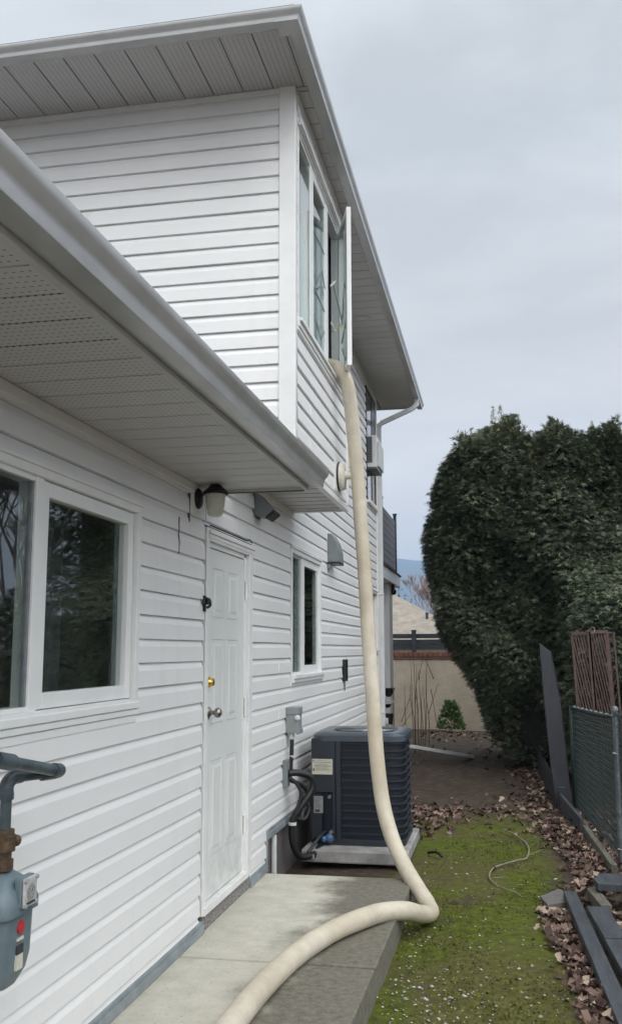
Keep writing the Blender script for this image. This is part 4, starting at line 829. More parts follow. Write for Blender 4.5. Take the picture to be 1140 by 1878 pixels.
mb = MB(); mb.box(x1-.008, x1+.0, 2.735, 2.772, .585, .629); mb.box(x1-.004, x1+.0006, 2.735, 2.772, .668, .676); mb.each('white_sticker', 'label', t)
mb = MB(); mb.lathe((-1.497, 2.75, .868), (0, 0, 1), [(.030, 0), (.030, .03), (.024, .03), (.024, .055), (.034, .055), (.036, .10), (.030, .104), (.030, .118), (.024, .12)], 12); mb.ball((-1.472, 2.775, .95), .018, (1, 1, 1), 8, 6); mb.build('union_nut', 'rust', t, sharp=30)
mb = MB()
mb.tube([(-1.497, 2.75, .97), (-1.497, 2.75, 1.09)], .0175, 14); mb.tube([(-1.497, 2.75, 1.075), (-1.497, 2.75, 1.095)], .023, 14)
mb.tube(curve_pts([(-1.497, 2.75, 1.085), (-1.497, 2.752, 1.118), (-1.492, 2.775, 1.136), (-1.483, 2.81, 1.138)], 5), .022, 14)
mb.tube([(-1.486, 2.79, 1.137), (-1.445, 2.925, 1.133)], .0165, 14)
mb.tube(curve_pts([(-1.455, 2.895, 1.134), (-1.438, 2.942, 1.134), (-1.420, 2.945, 1.140), (-1.417, 2.90, 1.146)], 5), .0225, 14)
mb.tube([(-1.419, 2.90, 1.146), (-1.437, 2.6, 1.209), (-1.46, 2.1, 1.31)], .0185, 14); mb.tube([(-1.434, 2.66, 1.197), (-1.439, 2.57, 1.215)], .0245, 14)
mb.build('pipe', 'pipe', t, sharp=50)
mb = MB(); mb.tube([(-1.46, 2.12, 1.305), (-1.462, 2.08, 1.28), (-1.462, 2.07, -.1)], .0195, 12); mb.build('riser', 'pipe', t, smooth=True)

# ------------------------------------------------------------------ right side: fences, boards, trellis
def plank(name, label, a, b, w_, t_, m, cat='board', up=(0, 0, 1), bevel=.004, group=None):
    mb = MB(); mb.bar(a, b, w_, t_, up); o = mb.build(name, m, bevel=bevel); return tag(o, label, cat, group)
# leaning dark plank
o = MB(); o.pts([(.447, 10.85, 1.62), (.565, 10.85, 1.56), (.690, 10.55, -.17), (.555, 10.55, -.17), (.60, 10.89, .9), (.612, 10.86, .95)], [])
o = MB(); prof = [(.440, 10.86, 1.60), (.560, 10.86, 1.50), (.585, 10.83, 1.35), (.640, 10.76, .93), (.672, 10.66, .35), (.698, 10.55, -.16), (.548, 10.55, -.16), (.500, 10.66, .35), (.462, 10.76, .93)]
o.prism(prof, (.012, .045, 0)); o = o.build('leaning_board', 'wood_blue', bevel=.004); tag(o, 'tall dark slate coloured board leaning upright against the hedge', 'board')
o = MB(); o.box(.560, .63, 10.46, 10.535, -.19, .10); o = o.build('post_stub', 'slat', bevel=.004); tag(o, 'short dark post stub at the foot of the tall leaning board', 'post')
plank('edging_board', 'dark edging board running back along the hedge behind the tall leaning board', (.475, 14.2, .0), (.55, 10.62, .02), .022, .30, 'wood_blue', group='edging boards along the hedge')
plank('edging_board', 'dark tapered edging board between the tall leaning board and the chain link fence', (.585, 10.45, -.06), (.69, 9.2, -.09), .03, .20, 'wood_dark', group='edging boards along the hedge')
plank('border_timber', 'weathered greenish timber on edge at the foot of the chain link fence', (.715, 9.15, -.10), (.785, 7.55, -.10), .045, .11, 'wood_old')
# chain link fence
t = empty('chain_link_fence', 'green chain link fence with steel posts in front of the hedge', 'fence', (.82, 8, -.15))
def links(a, b, z0a, z1a, z0b, z1b, pitch=.055):
    a = Vector(a); b = Vector(b); d = b-a; Ln = d.length; nh = int(Ln/(pitch/2)); mb = MB(); r_ = .0023; V = []; F = []
    nrm = Vector((-d.y, d.x, 0)).normalized()
    rows = int((z1a-z0a)/(pitch/2))
    for i in range(0, nh, 1):
        for s_ in (1,):
            pts = []
            for j in range(rows+1):
                u = (i+((j+0) % 2 if i % 2 == 0 else 1-((j) % 2)))/nh
                u = min(u, 1); f = j/rows; z = (z0a+(z0b-z0a)*u)*(1-f)+(z1a+(z1b-z1a)*u)*f
                pts.append(a+d*u+Vector((0, 0, z))+nrm*(.002 if j % 2 else -.002)+nrm*.004*math.sin(u*9))
            if i % 2: continue
            k = len(V)
            for p in pts: V += [p+nrm*r_, p+d.normalized()*r_, p-nrm*r_, p-d.normalized()*r_]
            for j in range(rows): F += [(k+4*j+q, k+4*j+(q+1) % 4, k+4*j+4+(q+1) % 4, k+4*j+4+q) for q in range(4)]
    for i in range(1, nh, 2):
        pts = []
        for j in range(rows+1):
            u = min((i+(1-(j % 2)))/nh, 1) if False else min((i+((j+1) % 2))/nh, 1); f = j/rows; z = (z0a+(z0b-z0a)*u)*(1-f)+(z1a+(z1b-z1a)*u)*f
            pts.append(a+d*u+Vector((0, 0, z))+nrm*(-.002 if j % 2 else .002))
        k = len(V)
        for p in pts: V += [p+nrm*r_, p+d.normalized()*r_, p-nrm*r_, p-d.normalized()*r_]
        for j in range(rows): F += [(k+4*j+q, k+4*j+(q+1) % 4, k+4*j+4+(q+1) % 4, k+4*j+4+q) for q in range(4)]
    return V, F
V, F = links((.752, 10.8, 0), (.885, 8.0, 0), -.13, .90, -.15, .99); link('chain_mesh', V, F, 'chain', t)
V, F = links((.90, 7.96, 0), (1.08, 4.6, 0), -.15, 1.02, -.15, 1.05); link('chain_mesh', V, F, 'chain', t)
mb = MB(); mb.tube([(.885, 8.0, -.3), (.893, 8.0, 1.05)], .022, 12); mb.lathe((.893, 8.0, 1.05), (0, 0, 1), [(.026, -.01), (.027, .008), (.018, .026), (0, .032)], 12)
mb.build('post', 'galvpost', t, sharp=50)
mb = MB(); mb.tube([(.752, 10.8, -.3), (.752, 10.8, .92)], .026, 12); mb.build('post', 'chainpost', t, smooth=True)
mb = MB(); mb.tube([(.752, 10.8, .905), (.83, 9.3, .945), (.888, 8.02, .99)], .014, 8); mb.tube([(.89, 7.98, 1.02), (1.08, 4.6, 1.05)], .014, 8); mb.each('top_rail', 'chainpost', t, smooth=True)
mb = MB()
for z_ in (.71, -.02): mb.ball((.868, 7.975, z_), .013, (1, 1, 1), 8, 6); mb.tube([(.868, 7.975, z_), (.90, 7.985, z_)], .006, 8)
mb.each('bolt', 'steel', t, smooth=True)
mb = MB()
for i, y_ in enumerate(np.linspace(10.5, 8.1, 9)): xx = .752+(10.8-y_)*.0486; mb.ball((xx-.003, y_, .915+(10.8-y_)*.03), .02, (1, 1.4, .7), 8, 6)
mb.build('wire_tie', 'galvpost', t, smooth=True)
# folding trellis standing behind the fence
t = empty('folding_trellis', 'reddish brown folded wooden trellis standing behind the chain link fence', 'trellis', (.93, 9.8, -.1))
def tre(a, b, z0, z1, nsl):
    a = Vector(a); b = Vector(b); lean = Vector((.05, 0, 0))
    mb = MB(); T = lambda f, z: a+(b-a)*f+Vector((0, 0, z))-lean*((z-.9)/.8)*.6
    mb.bar(T(0, z0), T(0, z1), .026, .022, (0, 1, 0)); mb.bar(T(1, z0), T(1, z1), .040, .022, (0, 1, 0)); mb.bar(T(0, z1-.016), T(1, z1-.016), .026, .036); mb.build('panel_frame', 'trellis', t, bevel=.002)
    mb = MB(); H_ = z1-z0-.03
    for k in range(-nsl*2, nsl*3):
        f0 = k/nsl; f1 = f0+1.5*1.0; za, zb = z1-.03, z0     # steep parallel slats leaning to the right going down
        # clip to the panel
        g0, g1, w0, w1 = f0, f0+1.55, 0, 1
        if g1 <= 0.02 or g0 >= .98: continue
        if g0 < .03: w0 = (.03-g0)/(g1-g0); 
        if g1 > .97: w1 = (.97-g0)/(g1-g0)
        if w1-w0 < .05: continue
        A = T(g0+(g1-g0)*w0, za+(zb-za)*w0); B_ = T(g0+(g1-g0)*w1, za+(zb-za)*w1); mb.bar(A, B_, .014, .008, (0, 1, 0))
    mb.build('slat', 'trellis', t)
tre((.818, 10.76, 0), (.990, 10.68, 0), -.1, 1.717, 6); tre((1.002, 10.68, 0), (1.182, 10.77, 0), -.1, 1.733, 6)
mb = MB(); mb.bar((1.24, 10.86, -.1), (1.180, 10.86, 1.72), .02, .02); mb.bar((1.30, 10.84, -.1), (1.236, 10.84, 1.72), .026, .02); mb.bar((1.175, 10.85, 1.71), (1.236, 10.85, 1.71), .02, .02)
for z_ in np.arange(.0, 1.65, .16): mb.bar((1.20, 10.85, z_), (1.25, 10.85, z_+.12), .014, .01)
mb.build('folded_panel', 'trellis', t)
mb = MB(); mb.tube(curve_pts([(.94, 10.66, 1.715), (.985, 10.64, 1.76), (1.015, 10.62, 1.755), (1.01, 10.61, 1.715), (.975, 10.61, 1.70)], 6), .004, 6); mb.tube(curve_pts([(.84, 10.68, 1.47), (.855, 10.68, 1.495), (.91, 10.66, 1.50)], 5), .0035, 6); mb.each('wire', 'twigwood', t, smooth=True)
# timbers bottom right
plank('timber', 'long dark grey timber bordering the dead leaves, nearest the mossy strip', (.409, 6.72, -.10), (.545, 3.0, -.10), .082, .10, 'wood_dark', 'timber', group='dark timbers lying by the leaves')
plank('timber', 'wide dark grey board lying beside the long timber, short far length', (.535, 6.25, -.045), (.575, 5.62, -.045), .12, .045, 'wood_dark', 'timber', group='dark timbers lying by the leaves')
plank('timber', 'wide dark grey board butted to the short one, running to the frame edge', (.576, 5.60, -.048), (.70, 3.4, -.048), .125, .045, 'wood_dark', 'timber', group='dark timbers lying by the leaves')
o = MB(); o.prism([(.578, 6.60, -.015), (.565, 6.74, -.015), (.63, 6.90, -.015), (1.35, 6.88, -.015), (1.35, 6.58, -.015)], (0, 0, .048)); o = o.build('cross_board', 'wood_dark', bevel=.004); tag(o, 'dark board laid crosswise on top of the bordering timbers', 'board')
plank('support_block', 'pale weathered block under the crosswise dark board', (.555, 6.74, -.065), (.60, 6.32, -.065), .07, .07, 'wood_old', 'block', group='blocks under the crosswise board')
plank('support_block', 'dark block half buried in leaves beneath the right end of the crosswise board', (.95, 6.75, -.085), (1.25, 6.75, -.085), .12, .12, 'wood_grey', 'block', group='blocks under the crosswise board')
o = MB(); o.prism([(.217, 6.76, -.145), (.352, 6.99, -.145), (.43, 6.86, -.145), (.452, 6.70, -.145), (.258, 6.55, -.145)], (0, 0, .045)); o = o.build('flat_stone', 'wood_grey', bevel=.006); tag(o, 'flat grey weathered slab lying at the end of the long timber', 'slab')

# ------------------------------------------------------------------ back boundary: stucco wall, slatted fence
t = empty('boundary_wall', 'beige stucco garden wall with red brick coping across the back', 'wall', (-1.2, 20, -.1))
BW = Fr((-.13, 19.75, 0), Vector((-1, .10, 0)).normalized(), Vector((-.10, -1, 0)).normalized())
mb = MB(BW); mb.box(0, 9, -.2, 0, -.3, 1.34); mb.build('wall_body', 'stucco', t, bevel=.004)
mb = MB(BW)
for i in range(88): mb.box(.0+i*.102, .0+i*.102+.093, -.22, .03, 1.395, 1.478)
mb.build('coping', 'brick', t)
mb = MB(BW); mb.box(-.005, 9, -.21, .02, 1.342, 1.372); mb.build('coping_base', 'brick', t)
mb = MB(BW); mb.box(0, 9, -.205, .015, 1.373, 1.394); mb.build('mortar_bed', 'wood_grey', t)
mb = MB(BW); mb.box(-.02, .0, -.24, .02, -.3, 1.34); 
t = empty('slat_fence', 'dark horizontal slat fence standing above the brick coping', 'fence', (-1.5, 20.5, 1.4))
mb = MB(BW)
for z_ in (1.535, 1.655, 1.775): mb.box(-.6, 9, -.62, -.595, z_, z_+.098)
mb.build('slat', 'slat', t)
mb = MB(BW)
for u_ in (1.72, 4.1, -.4): mb.box(u_-.045, u_+.045, -.594, -.52, -.1, 1.94); mb.box(u_-.055, u_+.055, -.60, -.51, 1.94, 1.955)
mb.each('fence_post', 'slat', t)
# neighbour's house behind
t = empty('neighbour_house', 'low house with pale beige shingle hip roof behind the garden wall', 'house', (-6, 38, 0))
mb = MB(); mb.box(-14, -1.4, 36.3, 46, -.2, 1.95); mb.build('wall', 'stucco', t)
mb = MB(); mb.pts([(-15, 35.6, 1.9), (-.75, 35.6, 1.9), (-.75, 46.6, 1.9), (-15, 46.6, 1.9), (-12, 39.5, 3.95), (-4.4, 39.5, 3.95), (-15, 35.6, 1.78), (-.75, 35.6, 1.78), (-.75, 46.6, 1.78), (-15, 46.6, 1.78)], [(0, 1, 5, 4), (1, 2, 5), (2, 3, 4, 5), (3, 0, 4), (0, 1, 7, 6), (1, 2, 8, 7), (6, 7, 8, 9)]); mb.build('roof', 'farroof', t)
mb = MB(); mb.tube([(-2.72, 37.2, 2.4), (-2.72, 37.2, 2.95)], .05, 8); mb.tube([(-2.72, 37.2, 2.93), (-2.72, 37.2, 2.98)], .07, 8); mb.build('vent_pipe', 'slat', t)

# ------------------------------------------------------------------ plants
def np_mesh(name, V, F, m, tint=None, parent=None, smooth=False):
    """V (n,3) float, F (k,3 or 4) int, tint per vertex"""
    me = bpy.data.meshes.new(name); nv, nf, q = len(V), len(F), F.shape[1]
    me.vertices.add(nv); me.vertices.foreach_set('co', np.asarray(V, np.float32).ravel())
    me.loops.add(nf*q); me.loops.foreach_set('vertex_index', np.asarray(F, np.int32).ravel())
    me.polygons.add(nf); me.polygons.foreach_set('loop_start', np.arange(0, nf*q, q, dtype=np.int32)); me.polygons.foreach_set('loop_total', np.full(nf, q, np.int32))
    me.update(calc_edges=True); me.validate()
    if tint is not None:
        a = me.attributes.new('tint', 'FLOAT', 'POINT'); a.data.foreach_set('value', np.asarray(tint, np.float32))
    me.materials.append(M[m] if isinstance(m, str) else m)
    if smooth: me.polygons.foreach_set('use_smooth', np.ones(nf, bool))
    o = bpy.data.objects.new(name, me); COL.objects.link(o)
    if parent: o.parent = parent; o.matrix_parent_inverse = parent_world(parent).inverted()
    return o
def unit(v): return v/np.maximum(np.linalg.norm(v, axis=-1, keepdims=True), 1e-9)
def sprigs(C_, D_, L_, tint, fing=5, width=.16, spread=.75, flat=0):
    """flat fans of narrow leaflets. C_ centres, D_ growth direction, L_ length"""
    n = len(C_); D_ = unit(D_); rnd = unit(rng.normal(size=(n, 3))); upw = np.array([0, 0, 1.0])+rnd*.35
    if flat: rnd = np.where((rng.random(n) < flat)[:, None], upw, rnd)
    Sx = unit(np.cross(D_, rnd)); Nn = np.cross(Sx, D_)
    V = []; T = []
    for k in range(fing):
        a = (k/(fing-1)-.5)*2*spread if fing > 1 else 0
        base = C_+D_*L_[:, None]*(.12*k if k < 3 else .12*(fing-k))
        d = D_*math.cos(a)+Sx*math.sin(a)+Nn*rng.uniform(-.25, .25, (n, 1)); l = L_[:, None]*(1-.35*abs(a))*rng.uniform(.75, 1.1, (n, 1))
        sd_ = unit(np.cross(d, Nn)); wv = L_[:, None]*width
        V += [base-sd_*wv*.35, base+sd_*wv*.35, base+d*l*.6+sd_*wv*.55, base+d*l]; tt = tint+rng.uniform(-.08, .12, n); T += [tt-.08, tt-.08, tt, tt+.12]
    V = np.stack(V, 1).reshape(-1, 3); T = np.stack(T, 1).reshape(-1)
    q = 4*fing; F = np.arange(n*fing)[:, None]*4+np.array([[0, 1, 2, 3]])
    return V, F, np.clip(T, 0, 1)
# the hedge: a clipped mass of arborvitae, 5 m tall
HL = [(-.3, .44), (.0, .28), (.35, .06), (.69, -.08), (1.1, -.30), (1.46, -.50), (2.18, -.86), (2.7, -1.0), (3.2, -1.04), (3.89, -.98), (4.2, -.88), (4.5, -.72), (4.72, -.50), (4.86, -.2), (5.0, .1)]
hz_, hx_ = np.array([a for a, b in HL]), np.array([b for a, b in HL])+np.interp([a for a, b in HL], [0, 1.8, 3.0, 3.6, 4.3, 4.7], [-.08, -.02, .15, .12, .12, .2]); Lf = lambda z: np.interp(z, hz_, hx_)
def hedge_front(x, z):          # y of the viewer-facing face
    und = .16*np.sin(x*2.3+z*.7)+.11*np.sin(x*5.1-z*2.2+1)+.10*np.sin(z*3.3+x*1.1)+.06*np.sin(z*7+x*6)
    sst = lambda v, a, b: (lambda t_: t_*t_*(3-2*t_))(np.clip((v-a)/(b-a), 0, 1))
    return 13.15-1.65*sst(x, .72, 1.02)*(1-sst(z, 1.9, 2.9))+und+.25*np.clip((1.2-z)/1.2, 0, 1)*1.2
T = empty('hedge', 'tall dense dark green cedar hedge with an overhanging rounded end', 'hedge', (1.2, 14.3, -.1))
def top_z(x): return 4.58+.10*np.sin(x*9.0)+.05*np.sin(x*23+1)-np.clip(x-.9, 0, 9)*.055+.12*np.exp(-((x-.0)/.35)**2)
def hedge_tufts():
    n = 14500; out_c = []; out_n = []
    # viewer-facing face and its rounded left flank, back and top
    XR = 3.3
    while len(out_c) < n:
        z = rng.uniform(.02, 4.95) if rng.random() < .9 else rng.uniform(.02, 1.3); l = float(Lf(z)); s = rng.random()
        if s < .60:
            x = rng.uniform(l, XR); y = float(hedge_front(x, z)); 
            rr = .75; q = np.clip((l+rr-x)/rr, 0, 1); y += (1-math.sqrt(max(0, 1-q*q)))*.9; nn = np.array([-q*1.2, -1, .25])
            tz = float(top_z(x))
            if z > tz: continue
            e_ = np.clip((z-(tz-.35))/.35, 0, 1); y += e_*e_*.35; nn[2] += e_*1.0
        elif s < .78:
            y = rng.uniform(13.7, 16.2); x = l+.07*math.sin(y*3+z*2)+.05*math.sin(z*5+y); nn = np.array([-1, -.15, .2]); 
            yy = (y-14.9)/1.5; x += .45*yy**4
        elif s < .90:
            x = rng.uniform(-.55, XR); y = rng.uniform(13.3, 16); z = float(top_z(x))-rng.uniform(0, .1)-.5*max(0, (abs(y-14.7)-.8))**2
            if x < Lf(z): continue
            nn = np.array([0, -.3, 1.0])
        elif s < .96: x = rng.uniform(.3, XR); y = 16.3+.15*math.sin(x*3+z*2); nn = np.array([0, 1, .2])
        else: x = XR; y = rng.uniform(13.3, 16.2); nn = np.array([1, 0, .2])
        # some dark recesses
        hole = math.sin(x*3.7+1.3)*math.sin(z*3.1+.4)+math.sin(x*7.9+z*2.1)*.5
        if s < .78 and hole > 1.05 and rng.random() < .5: continue
        out_c.append((x, y, z)); out_n.append(nn)
    return np.array(out_c), unit(np.array(out_n, float))
TC, TN = hedge_tufts()
keep = ~((TC[:, 2] < .30) & (rng.random(len(TC)) < .3)); TC, TN = TC[keep], TN[keep]
per = 14; n = len(TC)
# each tuft is a drooping shelf of flat sprays: light on top, dark underneath
lat = unit(np.cross(TN, np.array([0, 0, 1.0]))+rng.normal(size=(n, 3))*.25)
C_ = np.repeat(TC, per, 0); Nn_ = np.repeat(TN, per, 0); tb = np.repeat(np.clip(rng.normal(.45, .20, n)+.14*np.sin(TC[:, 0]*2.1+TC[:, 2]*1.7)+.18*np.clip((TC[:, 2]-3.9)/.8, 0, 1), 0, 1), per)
off = rng.uniform(-1, 1, (len(C_), 1)); dep = rng.uniform(-.05, .09, (len(C_), 1)); la = np.repeat(lat, per, 0); tilt = np.repeat(rng.normal(0, .35, (n, 1)), per, 0)
C_ = C_+la*off*.095+Nn_*dep+np.array([0, 0, 1.0])*(-abs(off)*.035+off*tilt*.06-dep*.35+rng.normal(size=off.shape)*.012)
D_ = Nn_*.9+la*(off*.8)+rng.normal(size=C_.shape)*.25+np.array([0, 0, -.50])
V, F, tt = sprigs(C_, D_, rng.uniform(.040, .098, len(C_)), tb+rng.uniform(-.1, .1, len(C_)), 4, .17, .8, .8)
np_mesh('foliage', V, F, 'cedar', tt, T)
# leaders that poke above the clipped top
sp_c = []; sp_d = []; tl = []
for lx, hh in [(-.42, .20), (-.3, .28), (-.2, .36), (-.08, .34), (.02, .55), (.12, .50), (.2, .35), (.38, .60), (.44, .34), (.52, .30), (.72, .36), (.86, .30), (1.0, .34), (1.08, .30), (1.26, .24), (1.42, .38), (1.6, .26), (1.78, .40), (1.95, .3), (2.2, .3), (2.5, .32), (2.8, .3)]+[(rng.uniform(-.4, 3.0), rng.uniform(.14, .3)) for _ in range(46)]:
    ly = 13.75+rng.uniform(-.15, .25); b_ = float(top_z(lx))-.12
    hh *= .82
    for i in range(int(95*hh/.3)):
        f = rng.random()**.9; z = b_+f*hh; sp = (1-f)**1.1*.11+.004; a = rng.uniform(0, 6.28)
        sp_c.append((lx+sp*math.cos(a)*rng.random(), ly+sp*math.sin(a)*rng.random(), z)); sp_d.append((math.cos(a)*.45, math.sin(a)*.45, 1.0)); tl.append(.55+.3*f)
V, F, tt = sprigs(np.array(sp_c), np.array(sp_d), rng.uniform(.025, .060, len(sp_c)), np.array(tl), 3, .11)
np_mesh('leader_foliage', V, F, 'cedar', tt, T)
# near-black cores paint the hedge's inner shade and block light; then trunks
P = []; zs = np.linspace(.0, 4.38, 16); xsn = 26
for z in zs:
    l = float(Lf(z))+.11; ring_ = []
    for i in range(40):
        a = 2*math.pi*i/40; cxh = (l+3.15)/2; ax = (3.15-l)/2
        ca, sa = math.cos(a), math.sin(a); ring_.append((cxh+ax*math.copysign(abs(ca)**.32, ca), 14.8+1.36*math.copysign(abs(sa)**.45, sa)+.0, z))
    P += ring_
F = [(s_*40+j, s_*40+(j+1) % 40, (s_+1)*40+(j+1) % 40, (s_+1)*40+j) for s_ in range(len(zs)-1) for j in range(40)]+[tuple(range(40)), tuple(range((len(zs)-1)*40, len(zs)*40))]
link('hedge_shade_core', P, F, 'core', T)
mb = MB(); mb.prism([(.98, 13.6, -.1), (1.02, 12.1, -.1), (1.25, 11.85, -.1), (3.1, 11.85, -.1), (3.1, 13.6, -.1)], (0, .35, 2.1)); mb.build('hedge_shade_core', 'core', T)
mb = MB()
for x in (.72, 1.0, 1.35, 1.75, 2.2, 2.7, 3.1): yy = 14.1+rng.uniform(-.3, .3); mb.tube(curve_pts([(x, yy, -.3), (x+.03, yy, .4), (x-.05, yy+.1, 1.2), (x-.05, yy+.2, 2.4)], 4), [.075]*4+[.06]*4+[.05]*4+[.03], 8)
mb.each('trunk', 'bark', T, smooth=True)

# small bright shrub by the wall
T = empty('shrub', 'small bright green shrub at the foot of the stucco wall', 'shrub', (-.98, 19.45, -.1))
n = 420; a = rng.uniform(0, 6.28, n); h = rng.random(n); rr = .30*np.sqrt(rng.random(n))*(1-h*.75)
C_ = np.stack([-.98+rr*np.cos(a), 19.4+rr*np.sin(a)*.8, -.05+h*.55], 1); D_ = np.stack([np.cos(a)*.8, np.sin(a)*.8, np.full(n, .7)], 1)
V, F, tt = sprigs(C_, D_, rng.uniform(.05, .10, n), rng.uniform(.2, .9, n), 4, .35); np_mesh('foliage', V, F, 'shrub', tt, T)
mb = MB(); mb.tube([(-.98, 19.4, -.2), (-.97, 19.4, .3)], .012, 6); mb.build('stem', 'stem', T)

def bare_tree(name, label, base, h, m, seed=1, depth=5, r0=.12, spread=.55, up=.25, kids=3, cat='tree', group=None, seg=5, rmin=.006):
    rs = random.Random(seed); mb = MB()
    def grow(p, d, l, r_, k):
        q = p+d*l*.5+Vector((rs.uniform(-1, 1), rs.uniform(-1, 1), rs.uniform(-.3, .3)))*l*.06; e_ = q+d*l*.5+Vector((rs.uniform(-1, 1), rs.uniform(-1, 1), 0))*l*.05
        mb.tube([p, q, e_], [r_, r_*.86, r_*.74], seg if k > 1 else 3, False)
        if k == 0: return
        for i in range(kids+(1 if k < 3 else 0)):
            nd = (d+Vector((rs.uniform(-1, 1), rs.uniform(-1, 1), rs.uniform(-.3, .6)))*spread*1.4+Vector((0, 0, up))).normalized()
            grow(p+(e_-p)*rs.uniform(.55, 1), nd, l*rs.uniform(.6, .82), max(r_*.62, rmin), k-1)
    grow(Vector(base), Vector((0, 0, 1)), h*.32, r0, depth)
    o = mb.build(name, m, smooth=True); return tag(o, label, cat, group)
bare_tree('bare_tree', 'pinkish brown leafless tree behind the beige roof', (-3.1, 50, 0), 7.0, 'pinkwood', 3, 7, .13, .42, .35, 3, group='leafless trees behind the beige roof', rmin=.012)
bare_tree('bare_tree', 'reddish leafless tree low beside the hedge behind the beige roof', (-1.6, 52, 0), 4.6, mat('red_twigs', (.40, .19, .17), .9), 9, 6, .12, .5, .3, 3, group='leafless trees behind the beige roof', rmin=.012)
# leafless trees across the neighbour's yard: they show in the near window's reflection
bare_tree('bare_tree', 'large leafless tree in the yard to the right, seen mirrored in the near window', (11.2, 26.8, 0), 10.5, 'greytwig', 33, 8, .13, .5, .22, 3, group='leafless trees in the right hand yard')
bare_tree('bare_tree', 'second leafless tree further right, seen mirrored in the near window', (14.5, 31, 0), 10, 'greytwig', 5, 6, .17, .5, .22, 3, group='leafless trees in the right hand yard')

# dry canes by the stucco wall
T = empty('dry_canes', 'clump of tall dry brown canes standing in the bare earth before the wall', 'plant', (-1.25, 15.6, -.1))
mb = MB()
for i in range(11):
    x = -1.27+rng.uniform(-.12, .14); y = 15.6+rng.uniform(-.15, .15); h = rng.uniform(.7, 1.62); lx = rng.uniform(-.06, .09)
    mb.tube(curve_pts([(x, y, -.2), (x+lx*.3+rng.uniform(-.02, .02), y, h*.4), (x+lx*.6+rng.uniform(-.03, .03), y, h*.75), (x+lx, y, h)], 4), [.006]*5+[.005]*4+[.0035]*3+[.002], 5)
for a_, b_ in (((-1.30, 15.6, 1.05), (-1.22, 15.6, 1.42)), ((-1.05, 15.6, 1.06), (-1.2, 15.6, 1.42)), ((-1.15, 15.6, .5), (-.98, 15.6, 1.0)), ((-1.1, 15.6, .9), (-1.02, 15.6, .35)), ((-1.62, 15.9, .35), (-1.45, 15.9, .8)), ((-1.66, 15.9, .2), (-1.42, 15.9, .55)), ((-1.55, 15.9, .3), (-1.56, 15.9, .95))): mb.tube([a_, b_], [.006, .003], 5)
mb.build('cane', 'stem', T, smooth=True)
# garden stand with bowls at the back corner of the house
T = empty('garden_stand', 'rusty garden stand with two black bowls at the back corner of the house', 'plant stand', (-1.66, 14.5, -.1))
mb = MB(); mb.lathe((-1.665, 14.5, .82), (0, 0, 1), [(.0, 0), (.035, .01), (.075, .07), (.098, .125), (.10, .135), (.09, .13)], 14); mb.lathe((-1.70, 14.5, .66), (0, 0, 1), [(0, 0), (.05, .01), (.085, .05), (.08, .055)], 14); mb.lathe((-1.665, 14.46, .42), (0, 0, 1), [(.06, 0), (.075, .16), (.07, .16)], 12); mb.build('bowl', 'black', T, sharp=40)
mb = MB(); mb.tube([(-1.585, 14.45, -.15), (-1.585, 14.45, .96)], .009, 6); mb.tube([(-1.75, 14.55, -.15), (-1.75, 14.55, .9)], .009, 6); mb.bar((-1.76, 14.5, .95), (-1.57, 14.5, .955), .02, .012); mb.each('stand_leg', 'stem', T)
mb = MB(); mb.lathe((-1.62, 14.45, .755), (0, 0, 1), [(.08, 0), (.085, .012), (0, .014)], 12); mb.build('dish', 'hood_light', T)
# fallen twig on the moss
mb = MB(); mb.tube(curve_pts([(-.02, 9.25, -.12), (.10, 8.95, -.12), (.19, 8.50, -.115), (.17, 8.05, -.12), (.09, 7.95, -.125), (-.08, 7.65, -.12), (-.12, 7.35, -.125), (-.06, 7.12, -.13), (.06, 6.95, -.13), (.10, 6.85, -.135)], 6), [.0065]*40+[.004]*15, 6)
mb.tube(curve_pts([(.17, 8.1, -.115), (.24, 8.2, -.11), (.31, 8.38, -.12)], 5), .0035, 5); mb.tube(curve_pts([(-.09, 7.3, -.12), (-.02, 7.34, -.12)], 4), .003, 5)
o = mb.build('fallen_twig', 'twigwood', smooth=True); tag(o, 'long pale crooked twig lying on the moss', 'twig')
mb = MB(); mb.tube(curve_pts([(-.62, 8.08, -.12), (-.55, 8.02, -.10), (-.50, 7.96, -.12)], 4), .012, 6); o = mb.build('dark_stick', 'black', smooth=True); tag(o, 'short dark stick beside the condenser pad corner', 'stick')

